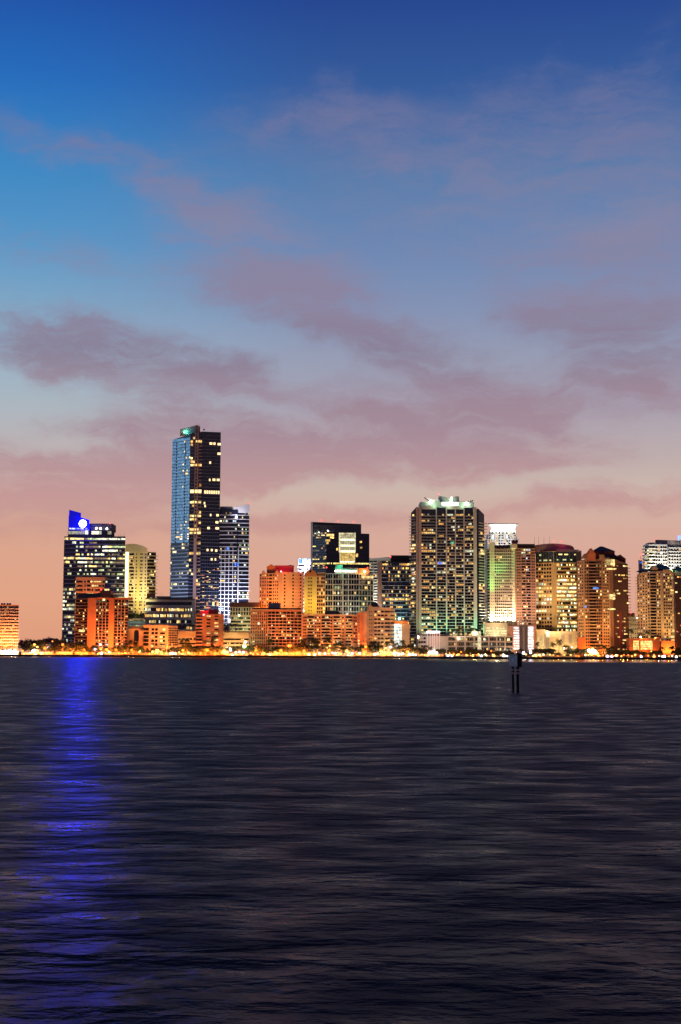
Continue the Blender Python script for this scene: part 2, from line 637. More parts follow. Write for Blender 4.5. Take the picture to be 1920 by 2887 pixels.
    def beacon(s, px, py, c='red', r=.55, d=0.0):
        m = {'red': glow('red_beacon', (1, .06, .05), 4), 'white': glow('white_flood_lamp', (1, .92, .75), 12), 'pink': glow('pink_lamp', (1, .3, .3), 5)}[c]
        o = MB().ball((0, 0, 0), r, 8, 6).build('beacon' if c != 'white' else 'roof_lamp', m, s.root, True)
        o.location = (s.X(px, d), d, s.Z(py, d))
        return o

    def antenna(s, px, pyb, pyt, d, m=None, r=.12):
        x = s.X(px, d)
        return MB().rings([(x, d, s.Z(pyb, d), r), (x, d, s.Z(pyt, d), r * .5)], 6).build('antenna', m or METAL, s.root)

    def lamp(s, px, py, d, color, power, radius=1.0, aim=None, cone=150):
        """floodlight on or before the building; aim = (px, py, d) for a spot"""
        if s.Y < 1380 and d < -8:
            d, power = d * .62, power * .8
        L = bpy.data.lights.new('flood_light', 'SPOT' if aim else 'POINT')
        L.color = color
        L.energy = power * GAIN * (1.7 if color[1] < .45 else 1)
        L.shadow_soft_size = radius
        o = bpy.data.objects.new('flood_light', L)
        p = Vector((s.X(px, d), d, s.Z(py, d)))
        o.location = p
        if aim:
            L.spot_size = R(cone)
            L.spot_blend = 1.0
            q = Vector((s.X(aim[0], aim[2]), aim[2], s.Z(aim[1], aim[2])))
            o.rotation_euler = (q - p).to_track_quat('-Z', 'Y').to_euler()
        return link(o, s.root)

    def done(s):
        for key, recs in s.deferred.items():
            recs = sorted(recs, key=lambda r: -r[3][0] * r[3][2]) if len(recs) > 100 else recs
            for r in recs[:100]:
                s.cube(*r)
            rest = recs[100:]
            if rest:
                by = {}
                for r in rest:
                    by.setdefault(r[4].name, []).append(r)
                me = bpy.data.meshes.new(key + 's')
                V, Fc, mi = [], [], []
                for k, (mn, rr) in enumerate(by.items()):
                    me.materials.append(MATS[mn])
                    for _, loc, ang, sc_, _m in rr:
                        o_ = len(V)
                        ca, sa = math.cos(ang), math.sin(ang)
                        for x in (-.5, .5):
                            for y in (-.5, .5):
                                for z in (-.5, .5):
                                    a_, b_ = x * sc_[0], y * sc_[1]
                                    V.append((loc[0] + a_ * ca - b_ * sa, loc[1] + a_ * sa + b_ * ca, loc[2] + z * sc_[2]))
                        for q in [(0, 1, 3, 2), (4, 6, 7, 5), (0, 4, 5, 1), (2, 3, 7, 6), (0, 2, 6, 4), (1, 5, 7, 3)]:
                            Fc.append(tuple(i + o_ for i in q))
                            mi.append(k)
                me.from_pydata(V, [], Fc)
                me.polygons.foreach_set('material_index', mi)
                me.update()
                o = link(bpy.data.objects.new(key + 's', me), s.root)
                o['kind'] = 'stuff'


# ------------------------------------------------------------------ water, land, quay
def water_material():
    m = bpy.data.materials.new('bay_water')
    m.use_nodes = True
    n = NT(m.node_tree)
    b = m.node_tree.nodes['Principled BSDF']
    b.inputs['Base Color'].default_value = (.0095, .0115, .034, 1)
    b.inputs['IOR'].default_value = 1.12
    b.inputs['Anisotropic'].default_value = .72
    tg = n.new('ShaderNodeCombineXYZ')
    tg.inputs[1].default_value = 1.0
    n.put(b.inputs['Tangent'], tg.outputs[0])
    b.inputs['Specular Tint'].default_value = (.52, .70, 1, 1)
    g = n.new('ShaderNodeNewGeometry')
    xyz = n.new('ShaderNodeSeparateXYZ')
    n.put(xyz.inputs[0], g.outputs['Position'])

    def layer(sx_, sy_, rot, detail, dist, rough=.5):
        mp = n.new('ShaderNodeMapping')
        n.put(mp.inputs['Vector'], g.outputs['Position'])
        mp.inputs['Rotation'].default_value = (0, 0, R(rot))
        mp.inputs['Scale'].default_value = (sx_, sy_, 0.0)
        return n.noise(mp.outputs[0], 1.0, detail, rough, dist).outputs[0]
    # sheltered water lies calmer along the quay
    calm = n.math('MAXIMUM', n.maprange(xyz.outputs[1], 1120, 1290, 0, 1), n.math('MULTIPLY', n.maprange(xyz.outputs[1], 720, 860, 0, 1), n.maprange(xyz.outputs[0], 30, 120, 0, 1)))
    wind = n.maprange(layer(.30, .5, 10, 5, .4, .6), .32, .68, 0, 1)
    ro = n.math('ADD', .25, n.math('MULTIPLY', wind, .22))
    n.put(b.inputs['Roughness'], n.mix(calm, ro, (.1, .1, .1)))
    h = n.math('MULTIPLY', layer(.10, .22, 6, 2, .2), .5)
    h = n.math('ADD', h, n.math('MULTIPLY', layer(.50, .95, -8, 3, .3), .25))
    h = n.math('ADD', h, n.math('MULTIPLY', layer(1.6, 2.6, 12, 4, .3, .6), .09))
    bp = n.new('ShaderNodeBump')
    n.put(bp.inputs['Strength'], n.math('SUBTRACT', 1.0, n.math('MULTIPLY', calm, .97)))
    bp.inputs['Distance'].default_value = 1.45
    n.put(bp.inputs['Height'], h)
    n.put(b.inputs['Normal'], bp.outputs[0])
    return m


SHORE = 1318.0
WATER = water_material()
o = MB().add([(-9000, -300, 0), (9000, -300, 0), (9000, 12000, 0), (-9000, 12000, 0)], [(0, 1, 2, 3)]).build('water', WATER)
o['kind'] = 'structure'
GROUND = mat('quay_ground', (.24, .19, .14), .9, vary=.35, vscale=.08)
GRASS = mat('park_grass', (.05, .07, .025), .9, vary=.3, vscale=.2)
STONE = mat('dark_seawall_stone', (.035, .03, .028), .9, vary=.4, vscale=.4)
STEPX = P(1190, 1850, SHORE).x
o = MB().add([(-9000, SHORE + 2, GZ), (9000, SHORE + 2, GZ), (9000, 11000, GZ), (-9000, 11000, GZ)], [(0, 1, 2, 3)]).build('ground', GROUND)
o['kind'] = 'structure'
o = MB().box(-2500, STEPX, SHORE, SHORE + 2.5, -2, GZ + .15).build('seawall', STONE)
o['kind'] = 'structure'
o = MB().box(STEPX + .02, 2500, SHORE - 90, SHORE - 87.5, -2, GZ + .15).build('seawall', STONE)
o['kind'] = 'structure'
o = MB().add([(STEPX + .02, SHORE - 88, GZ - .01), (2500, SHORE - 88, GZ - .01), (2500, SHORE + 3, GZ - .01), (STEPX + .02, SHORE + 3, GZ - .01)], [(0, 1, 2, 3)]).build('waterfront_lawn', GRASS)
o['kind'] = 'structure'

# ------------------------------------------------------------------ buildings, from the waterfront back
# --- balconied block at the left edge of the waterfront
b = Bld('apartment_block', 'orange lit apartment block with white balcony lines, leftmost building on the shore', 'apartment block', -62, 52, 1706, 1345)
b.prism('wall', [(-62, 0), (52, 0), (52, 24), (-62, 24)], 0, b.Z(1706), PEACH)
f = b.face((-62, 0), (52, 0))
zt = b.Z(1708)
f.slabs(15, 3, zt, 1.3, .34, WHITE, 0, f.W + 1.2)
f.punched(15, 3, zt, [f.W * (i + .5) / 20 for i in range(20)], 1.1, .4, G_WARM, .16, WARMS)
b.prism('roof', [(-63, -.6), (52.6, -.6), (52.6, 25), (-63, 25)], b.Z(1707.6), b.Z(1705), PEACH)
for x in (4, 11, 20, 27):
    MB().ball((0, 0, 0), 1.25, 8, 6).build('roof_ventilator', BLACK, b.root, True).location = (b.X(x, 6), 6, b.Z(1705, 6) + .5)
for x in (-40, -5, 30):
    b.lamp(x, 1820, -26, (1, .24, .025), 24000, 1, (x, 1770, 0))
b.done()

# --- blue crowned bank tower
b = Bld('office_tower', 'dark glass office tower with a glowing blue crown and white disc sign', 'office tower', 179, 351, 1500, 1470)
b.prism('wall', [(178, 3), (212, 0), (351, 0), (351, 34), (180, 34)], 0, b.Z(1512), G_DARK)
b.prism('upper_storey', [(188, 2), (320, 1), (320, 30), (188, 30)], b.Z(1512), b.Z(1495), G_DARK)
f = b.face((212, 0), (351, 0))
g = b.face((178, 3), (212, 0))
zt, zb = b.Z(1514), b.Z(1842)
f.slabs(30, 0, zt, .35, 1.0, SPAN, name='spandrel')
g.slabs(30, 0, zt, .35, 1.0, SPAN, name='spandrel')
f.piers([f.W * i / 6 for i in range(1, 6)], .35, 0, zt, .45, BLACK, 'mullion')
rows = {29: .95, 27: .85, 28: .12, 26: .3, 25: .55, 24: .9, 23: .75, 22: .35, 21: .4, 20: .55, 19: .1, 18: .12, 17: .3, 16: .25, 15: .5, 14: .75, 13: .4, 12: .4, 11: .2}
f.lit(30, 0, zt, 26, .18, [L_WHITE, L_GRN, L_GRN, L_DIM, L_DIM, L_YEL], rows=rows, run=.8, frac=.46, off=.3, proud=.2, fill=.97)
g.lit(30, 0, zt, 6, .18, OFFICE, rows={29: 1, 24: .9, 23: .8, 16: .7, 15: .7, 12: .5, 11: .8, 9: .9}, run=.4, frac=.6, off=.3, proud=.2)
for i in range(11):
    z = b.Z(1735 + i * 9)
    g.box('louvre', 0, g.W, z, z + .6, .5, LSPAN)
for p0, p1 in ((189, 235), (237, 245), (255, 276), (277, 283), (301, 311)):
    h = b.face((188, 1.5), (320, 1))
    h.one(p0, p1, 1497, 1506, L_WHITE, .3)
BLUE = glow('blue_lit_screen', (.001, .0016, 1), 3.0)
BLUED = glow('dim_blue_lit_screen', (.006, .006, .55), .7)
za = b.Z(1494)
b.prism('crown_screen', [(190, 1), (224, 1), (224, 6), (190, 6)], za, 0, BLUED, tops=[b.Z(1437), b.Z(1446), b.Z(1446), b.Z(1437)])
b.prism('crown_screen', [(212, .2), (248, .2), (248, .9), (212, .9)], za, 0, BLUE, tops=[b.Z(1455), b.Z(1466), b.Z(1466), b.Z(1455)])
b.prism('crown_screen', [(189, 6.2), (213, 6.2), (213, 10), (189, 10)], za, 0, BLUED, tops=[b.Z(1452), b.Z(1457), b.Z(1457), b.Z(1452)])
b.box('penthouse', 248, 313, 3, 28, 1476, 1496, DKCONC)
dv = MB()
nseg = 28
ra = b.X(240) - b.X(229.6)
dv.add([(ra * math.cos(2 * math.pi * i / nseg), y, ra * math.sin(2 * math.pi * i / nseg)) for y in (0, -.5) for i in range(nseg)],
       [tuple(range(nseg - 1, -1, -1)), tuple(range(nseg, 2 * nseg))] + [(i, (i + 1) % nseg, nseg + (i + 1) % nseg, nseg + i) for i in range(nseg)])
o = dv.build('disc_sign', glow('white_disc_sign', (.86, .9, 1), 14), b.root)
o.location = (b.X(229.6, 0), .1, b.Z(1476.5))
k = b.face((190, .9), (247, .1))
for p in (192.5, 196, 199.5, 203, 206, 213, 216.5, 220, 223.5, 227, 230.5, 236.5, 240):
    k.box('sign_strip', k.U(p), k.U(p + 2.4), b.Z(1492.3), b.Z(1488.6), .5, L_COOL)
for x, y in ((268, 1489.5), (280, 1490), (298, 1490.5)):
    b.beacon(x, y, 'white', .95, 2.2)
b.beacon(306, 1476)
for x in (331, 337, 344, 349):
    b.antenna(x, 1512, 1505, 3)
# unseen area light added before the crown to throw its blue over the bay
AL = bpy.data.lights.new('added_bay_light', 'AREA')
AL.shape, AL.size, AL.size_y = 'RECTANGLE', b.X(258) - b.X(196), 16
AL.color = (.004, .012, 1)
AL.energy = 2.6e5
ao = bpy.data.objects.new('added_bay_light', AL)
ao.location = (b.X(227), -6, b.Z(1478))
ao.rotation_euler = (R(-84), 0, 0)
link(ao, b.root)
b.lamp(228, 1492, -10, (.02, .03, 1), 9000, 1.0)
b.done()

# --- pale orange flats behind the two-pillar condo
b = Bld('apartment_block', 'peach flats with dark side balconies rising behind the condo with two orange pillars', 'apartment block', 212, 294, 1629, 1412)
b.prism('wall', [(212, 0), (294, 0), (294, 22), (212, 22)], 0, b.Z(1629), PEACH)
f = b.face((212, 0), (294, 0))
zt = b.Z(1634)
n = 18
for u0, u1 in ((0, .25), (.66, 1)):
    f.bands(n, 0, zt, .38, G_WARM, f.W * u0 + .4, f.W * u1 - .5, off=.35, name='balcony_opening')
    f.slabs(n, 0, zt, 1.0, .9, PEACH, f.W * u0, f.W * u1)
f.punched(n, 0, zt, [f.W * .32, f.W * .58], 1.4, .45, G_WARM, .1)
f.punched(n, 0, zt, [f.W * .45], 3.6, .5, G_DARK, .45, [L_YEL, L_WARM])
f.lit(n, 0, zt, 14, .16, WARMS, frac=.34, off=.36, proud=.2)
b.box('roof', 212, 294, 0, 22, 1627, 1630, PEACH)
b.beacon(284, 1662, 'red', .8, -1.2)
b.beacon(244, 1679, 'red', .6, -1.2)
b.lamp(250, 1755, -24, SOD, 26000, 1, (250, 1650, 0))
b.done()

# --- two-pillar condo
b = Bld('condo_tower', 'dark condo block with two tall orange lit pillars on its front', 'condo tower', 212, 361, 1687, 1345)
b.prism('wall', [(212, 0), (361, 0), (361, 24), (212, 24)], 0, b.Z(1687), DKBROWN)
f = b.face((212, 0), (361, 0))
zt = b.Z(1691)
n = 18
for p0, p1, m in ((213, 246, G_WARM), (271, 306, G_WARM), (323, 360, G_WARM)):
    f.bands(n, 0, zt, .62, m, f.U(p0), f.U(p1), off=.3)
    f.slabs(n, 0, zt, .5, .3, BROWN if p0 < 250 else PEACH, f.U(p0), f.U(p1))
for p in (279, 288.5, 298, 332, 341.5, 351):
    f.piers([f.U(p)], .4, 0, zt, .55, PEACH, 'mullion')
for p0, p1 in ((247.5, 270.5), (307, 322)):
    f.box('pillar', f.U(p0), f.U(p1), 0, b.Z(1686), 2.2, ORANGE)
    b.lamp((p0 + p1) / 2, 1840, -9, (1, .34, .05), 9000, .6, ((p0 + p1) / 2, 1740, 0), 110)
f.lit(n, 0, zt, 8, .12, [L_WARM, L_WARM, L_YEL], f.U(213), f.U(246), frac=.45, off=.4)
f.lit(n, 0, zt, 8, .2, [L_WARM, L_WARM, L_YEL, L_DIM], f.U(271), f.U(306), frac=.5, off=.35)
f.lit(n, 0, zt, 9, .24, [L_WARM, L_WARM, L_YEL, L_DIM, L_WHITE], f.U(323), f.U(360), frac=.5, off=.35)
b.box('cornice', 271, 361, -.8, 24.4, 1684, 1689.5, ORANGE)
b.box('penthouse', 281, 311, 5, 20, 1665, 1686, ORANGE)
b.box('roof_box', 214, 280, 4, 22, 1673, 1687, DKCONC)
b.box('roof_fin', 313, 319, 6, 18, 1676, 1687, ORANGE)
f.one(223, 240, 1775, 1781, L_YEL, .3)
f.one(289, 295, 1688, 1694, L_YEL, 1.4)
b.lamp(315, 1842, -26, SOD, 13000, 1, (330, 1780, 0))
b.lamp(285, 1842, -26, SOD, 10000, 1, (285, 1780, 0))
b.done()

# --- yellow curved condo
b = Bld('condo_tower', 'pale yellow round-topped condo beside the blue crowned tower, one edge brilliantly lit', 'condo tower', 352, 438, 1540, 1475)
b.prism('wall', [(352, 0), (414, -2), (438, 5), (438, 26), (352, 24)], 0, b.Z(1556), CREAM)
b.prism('parapet', [(352, -.2), (362, -.6), (375, -1.1), (388, -1.6), (402, -2.0), (414, -2.4), (414, 9), (402, 9), (388, 9), (375, 9), (362, 9), (352, 9)], b.Z(1557), 0, CREAM,
        tops=[b.Z(y) for y in (1535, 1533.5, 1533.5, 1535.5, 1540, 1547, 1547, 1540, 1535.5, 1533.5, 1533.5, 1535)])
f = b.face((352, 0), (414, -2))
zt = b.Z(1558)
n = 30

f.bands(n, 0, zt, .6, G_WARM, f.U(363), f.U(376), off=.2)
f.slabs(n, 0, zt, 1.0, .8, CREAM, f.U(362), f.U(377))
f.punched(n, 0, zt, [f.U(383), f.U(395), f.U(399), f.U(409)], 1.3, .42, G_WARM, .16, [L_YEL, L_YEL, L_DIM])
f.piers([f.U(389)], 2.4, 0, b.Z(1550), .7, YELLOW, 'pier')
g = b.face((414, -2), (438, 5))
g.bands(n, 0, zt, .6, G_WARM, 0, g.W, off=.3)
g.slabs(n, 0, zt, 2.0, .5, CREAM, -.5, g.W + 1.4)
g.lit(n, 0, zt, 5, .3, [L_YEL, L_YEL, L_WHITE, L_GRN], frac=.5)
f.lit(n, 0, zt, 4, .25, [L_YEL, L_YEL, L_WARM], f.U(363), f.U(376), frac=.5)
STAIR = glow('bright_stairwell_light', (1, .82, .45), 2.6)
for z, h in f.zs(n, b.Z(1722), b.Z(1556)):
    f.box('stairwell_light', f.U(353), f.U(360.5), z, z + h * .86, .9, STAIR)
b.lamp(370, 1728, -34, (1, .82, .34), 70000, 1, (385, 1600, 0), 85)
b.lamp(396, 1728, -34, (1, .82, .32), 70000, 1, (405, 1600, 0), 85)
b.lamp(395, 1730, -16, (1, .8, .25), 16000, 1, (395, 1660, 0), 140)
b.done()

# --- podium under the yellow condo
b = Bld('parking_podium', 'low podium with green lit glass and a roof garden below the yellow round-topped condo', 'podium', 358, 408, 1735, 1425)
b.box('wall', 358, 408, 0, 24, 1746, None, CONC)
f = b.face((358, 0), (408, 0))
for y in (1751, 1762):
    f.box('window_band', 0, f.W, b.Z(y + 7), b.Z(y), .2, lit('podium_green_glass', (.55, .9, .7), (.6, .8, .62), .12, .3))
f.lit(1, b.Z(1769), b.Z(1761), 12, .3, [L_GRN], frac=.8, off=.1, proud=.3)
f.lit(1, b.Z(1751), b.Z(1744), 16, .4, [L_YEL], frac=.5, off=.3, proud=.3)
b.box('planter', 358, 408, -.5, 3, 1744, 1748, BEIGE)
b.lamp(385, 1732, -3, (.8, 1, .4), 900, .5)
b.done()

b = Bld('low_building', 'low salmon building with a tall arched window between condo and peach block', 'low building', 361, 408, 1772, 1350)
b.box('wall', 361, 408, 0, 18, 1772, None, PEACH)
b.box('roof', 361, 408, -.3, 18.3, 1765, 1772.2, DKCONC)
b.arch('arched_window', 378, 391, -.2, .2, 1782, 1776, G_DARK)
f = b.face((361, 0), (408, 0))
f.box('window', f.U(378), f.U(391), b.Z(1808), b.Z(1783), .15, G_DARK)
f.punched(2, b.Z(1812), b.Z(1785), [f.U(396), f.U(402)], 1.6, .5, G_WARM, .3)
b.box('annexe', 392, 408, -3, -.4, 1778, None, PEACH)
b.lamp(375, 1840, -14, SOD, 5000, .6, (385, 1790, 0))
b.done()

# --- tallest tower
b = Bld('skyscraper', 'tallest tower of the skyline, mirrored left face and pink granite spine', 'skyscraper', 480, 619, 1225, 1530, 11)
pl = [(482, 16), (533, 0), (546, -.5), (563, -.5), (566, 1), (619, 6), (619, 44), (482, 44)]
ztop = b.Z(1231)
b.prism('wall', pl, 0, b.Z(1225), G_BLUE, tops=[b.Z(1234), b.Z(1224), b.Z(1222), b.Z(1218), b.Z(1216), b.Z(1216), b.Z(1218), b.Z(1234)])
f = b.face((482, 16), (533, 0))
g = b.face((534, 0), (566, -.6))
h = b.face((566, 1), (619, 6))
n = 64
zmid = b.Z(1530)
nl = 31
f.box('mirror_wall', .3, f.W - .1, zmid, ztop - 1, .35, G_MIR)
for z, hh in f.zs(33, zmid, ztop - 1):
    f.box('floor_line', .2, f.W, z, z + .5, .5, SPAN)
for q in (.24, .72):
    for z, hh in f.zs(33, zmid, ztop - 4):
        f.box('vent_slot', f.W * q, f.W * q + .9, z + .4, z + hh * .8, .6, BLACK)
for z, hh in f.zs(31, 0, zmid):
    f.box('spandrel', -.3, f.W, z, z + 1.15, .8, LSPAN)
f.lit(31, 0, zmid, 16, .1, [L_GRN, L_DIM, L_YEL, L_GRN, L_DIM], frac=.5, off=.38, proud=.4)
f.lit(33, zmid, ztop, 14, .05, [L_YEL, L_DIM, L_WARM], frac=.5, off=.3, proud=.55, u0=f.W * .55)
f.lit(5, b.Z(1522), b.Z(1490), 14, .25, [L_COOL, L_WARM, L_DIM], frac=.5, off=.3, proud=.85)
# dark strip, granite spine and balcony bays
for z, hh in g.zs(n, 0, ztop):
    g.box('floor_line', .2, g.W * .38, z, z + .7, .5, SPAN)
    g.box('floor_line', g.W * .7, g.W, z, z + .9, .7, PINK)
g.box('granite_spine', g.W * .40, g.W * .66, 0, b.Z(1516), 1.6, PINK)
g.box('granite_pier', g.W * .38, g.W * .46, b.Z(1516), b.Z(1200), 1.4, PINK)
g.box('granite_pier', g.W * .60, g.W * .70, b.Z(1516), b.Z(1200), 1.4, PINK)
for z, hh in g.zs(34, b.Z(1514), b.Z(1222)):
    g.box('floor_line', g.W * .46, g.W * .60, z, z + 1.2, 1.1, PINK)
rows = {55: .95, 44: 1, 43: .1, 40: .9, 39: .2, 36: .9, 35: .9, 29: .9, 24: .6, 62: .5, 63: .2}
g.lit(n, 0, ztop, 5, .06, [L_WARM, L_WARM, L_YEL], frac=.65, off=.25, proud=1.25, rows=rows)
# right face
for z, hh in h.zs(n, 0, b.Z(1218)):
    h.box('floor_line', 0, h.W, z, z + .45, .4, SPAN)
h.piers([h.W * k / 8 for k in range(1, 8)], .22, 0, b.Z(1218), .42, BLACK, 'mullion')
for p0, p1, y in ((588, 596, 1249), (599, 605, 1249), (611, 620, 1250), (611, 620, 1277), (588, 593, 1303), (598, 606, 1351), (588, 592, 1352), (610, 618, 1351),
                  (592, 596, 1451), (610, 617, 1451), (608, 616, 1471), (585, 592, 1488), (608, 618, 1488), (584, 589, 1550), (596, 601, 1550), (608, 614, 1551),
                  (596, 601, 1576), (607, 611, 1576), (574, 578, 1418), (576, 580, 1426)):
    h.one(p0 - 1, p1 - 1, y - 3.2, y + 3.2, glow('lit_room_peach', (1, .72, .36), 1.6), .5)
for k in range(7):
    h.one(574 + k * 6.4, 578.6 + k * 6.4, 1382, 1391, glow('lit_room_peach', (1, .72, .36), 1.6), .5)
g.one(535, 546, 1381, 1390, glow('lit_room_peach', (1, .72, .36), 1.6), 1.8)
g.one(549, 556, 1381, 1390, glow('lit_room_peach', (1, .72, .36), 1.6), 1.8)
g.one(558, 566, 1381, 1390, glow('lit_room_peach', (1, .72, .36), 1.6), 1.8)
h.lit(n, 0, b.Z(1600), 9, .16, [L_WARM, L_WARM, L_RED, L_YEL], frac=.35, off=.3, proud=.5)
f.lit(4, 0, b.Z(1690), 12, .4, OFFY, proud=.9)
h.lit(6, 0, b.Z(1690), 9, .5, OFFY, proud=.55)
# roof screens
b.box('roof_screen', 503, 551, 6, 7, 1210, 1228, PINK)
b.prism('roof_screen', [(503, 8), (552, 2), (552, 4), (503, 10)], b.Z(1226), 0, LSPAN, tops=[b.Z(1208), b.Z(1197), b.Z(1197), b.Z(1208)])
b.prism('roof_tower', [(549, 1), (560, 1), (560, 9), (549, 9)], b.Z(1224), 0, PINK, tops=[b.Z(1198), b.Z(1202), b.Z(1202), b.Z(1198)])
for x in (528, 533, 538, 542):
    b.box('roof_opening', x, x + 3, 5.4, 5.9, 1212, 1222, BLACK)
MB().ball((0, 0, 0), 1.0, 8, 6).build('roof_ventilator', BLACK, b.root, True).location = (b.X(571, 6), 6, b.Z(1211, 6))
for x, y0, y1 in ((509, 1210, 1204), (545, 1199, 1194), (553, 1198, 1192), (558, 1201, 1195), (596, 1215, 1211)):
    b.antenna(x, y0, y1, 6)
o = MB().ball((0, 0, 0), .9, 8, 6).build('roof_lamp', glow('green_flood_lamp', (.2, 1, .6), 6), b.root, True)
o.location = (b.X(515, 4), 4.4, b.Z(1219, 4))
b.lamp(516, 1217, 3.5, (.15, 1, .6), 900, .5)
b.lamp(575, 1715, -30, (1, .75, .6), 9000, 1, (550, 1650, 0))
b.lamp(468, 1690, -34, (.72, .74, 1), 60000, 1.5, (500, 1600, 10), 110)
b.done()

# --- low office before the tallest tower
b = Bld('office_block', 'low wide office block with bright ribbon windows at the foot of the tallest tower', 'office block', 409, 541, 1688, 1465)
b.box('wall', 409, 541, 0, 26, 1690, None, PALE)
f = b.face((409, 0), (541, 0))
zt = b.Z(1694)
n = 9
f.bands(n, 0, zt, .55, G_DARK, .6, f.W - .4, off=.28, proud=.08)
f.lit(n, 0, zt, 34, .34, [L_YEL, L_YEL, L_WHITE, L_WARM], rows={7: .55, 6: .7, 5: .3, 4: .5, 3: .35, 2: .75}, frac=.5, off=.3)
b.box('roof', 409, 541, -.4, 26.4, 1686, 1690.5, SLATE)
b.box('plant_room', 440, 478, 6, 20, 1681, 1687, CONC)
b.antenna(450, 1681, 1668, 8)
b.antenna(456, 1681, 1670, 8)
b.done()

# --- white balconied condo to the right of the tallest tower
b = Bld('condo_tower', 'white banded condo with a curved sail-like roof beside the tallest tower', 'condo tower', 616, 702, 1430, 1545)
b.prism('wall', [(614, 0), (668, 0), (670, 1.5), (701, 4), (701, 28), (614, 28)], 0, b.Z(1437), G_BLUE)
f = b.face((614, 0), (668, 0))
g = b.face((670, 1.5), (701, 4))
zt = b.Z(1442)
n = 36
f.slabs(n, 0, zt, 1.1, .75, WHITE, 0, f.W)
g.slabs(n, 0, zt, 1.1, .8, WHITE, 0, g.W + .6)
f.piers([f.U(p) for p in (623, 634, 645, 656)], .5, 0, b.Z(1545), .9, WHITE)
g.piers([0.4], .9, 0, b.Z(1545), 1.2, WHITE)
f.piers([f.W - .3], 1.2, 0, zt, .5, G_BLUE, 'corner_glass')
f.lit(n, 0, zt, 16, .13, [L_YEL, L_WHITE, L_COOL, L_DIM, L_YEL], frac=.5, off=.34, proud=.2)
g.lit(n, 0, zt, 9, .16, [L_YEL, L_WHITE, L_GRN], frac=.5, off=.34, proud=.2)
f.one(638, 645, 1543, 1550, L_BLUE, .3)
f.one(661, 667, 1586, 1596, L_BLUE, .3)
f.one(668, 673, 1586, 1596, L_BLUE, .3)
xs = [655 + i * 47 / 12 for i in range(13)]
V, Fc = [], []
for i, x in enumerate(xs):
    t = i / 12
    yy = 1434 - 14 * t ** .6
    for d in (.8, 2.2):
        V += [(b.X(x, d + 2 * t), d + 2 * t, b.Z(1446)), (b.X(x, d + 2 * t), d + 2 * t, b.Z(yy))]
for i in range(12):
    k = i * 4
    Fc += [(k, k + 4, k + 5, k + 1), (k + 2, k + 3, k + 7, k + 6), (k + 1, k + 5, k + 7, k + 3), (k, k + 2, k + 6, k + 4)]
Fc += [(0, 1, 3, 2), (48, 50, 51, 49)]
b.poly('sail_parapet', V, Fc, WHITE)
b.box('penthouse', 618, 652, 3, 20, 1428, 1440, SPAN)
b.beacon(701, 1419)
b.lamp(660, 1452, -12, (.8, .8, 1), 9000, 1, (680, 1440, 0))
b.lamp(640, 1748, -30, (.78, .78, 1), 120000, 1.5, (655, 1620, 0), 150)
b.lamp(690, 1748, -26, (.85, .82, 1), 120000, 1.5, (688, 1600, 0), 150)
b.done()

# --- cream office with maroon roof
b = Bld('office_block', 'cream office block with maroon flat roof and green lit floors behind the long garage', 'office block', 648, 731, 1698, 1430)
b.box('wall', 648, 731, 0, 24, 1711, None, CREAM)
b.box('roof', 647, 732, -1, 25, 1698, 1711.5, MAROON)
f = b.face((648, 0), (731, 0))
f.punched(1, b.Z(1724), b.Z(1712), [f.W * (i + .5) / 11 for i in range(11)], 1.5, .7, G_DARK, .1, off=.15)
f.punched(1, b.Z(1735), b.Z(1724), [f.W * (i + .5) / 11 for i in range(11)], 1.5, .7, G_DARK, .1, off=.15)
f.bands(6, b.Z(1800), b.Z(1738), .5, G_GREEN, .5, f.W - .5, off=.3)
f.lit(6, b.Z(1800), b.Z(1738), 16, .4, [L_GRN, L_DIM, L_GRN, L_WHITE], frac=.45, off=.32)
b.beacon(674, 1735, 'white', .5, -.5)
b.lamp(690, 1790, -22, (1, .85, .35), 20000, 1, (690, 1730, 0))
b.done()

# --- peach block with honeycomb balconies
b = Bld('apartment_block', 'peach six-storey block with dark bay windows left and honeycomb balconies right', 'apartment block', 405, 502, 1764, 1345)
b.prism('wall', [(405, 0), (474, 0), (502, 6), (502, 24), (405, 24)], 0, b.Z(1764), PEACH)
b.box('cornice', 403, 475, -.8, 24, 1762, 1766, PEACH)
f = b.face((405, 0), (474, 0))
zt, zb = b.Z(1769), b.Z(1822)
f.punched(5, zb, zt, [f.U(412)], 5.0, .78, G_WARM, .0, off=.12)
f.punched(5, zb, zt, [f.U(431), f.U(441)], 2.6, .62, G_WARM, .15, off=.16)
f.punched(5, zb, zt, [f.U(455), f.U(462)], 2.4, .5, G_WARM, .55, [L_WARM, L_YEL, L_YEL], off=.2)
f.one(426, 433, 1818, 1825, L_YEL)
f.one(447, 465, 1818, 1826, L_YEL)
g = b.face((474, 0), (502, 6))
for k in range(8):
    g.box('balcony', .3, g.W, zb + (zt - zb) * k / 8, zb + (zt - zb) * (k + .3) / 8, 1.0, PEACH)
g.punched(8, zb, zt, [g.W * (i + .5) / 6 for i in range(6)], 1.2, .55, G_WARM, .12, off=.38)
for x in (415, 445, 490):
    b.lamp(x, 1841, -16, SOD, 8000, .8, (x, 1790, 0))
b.done()

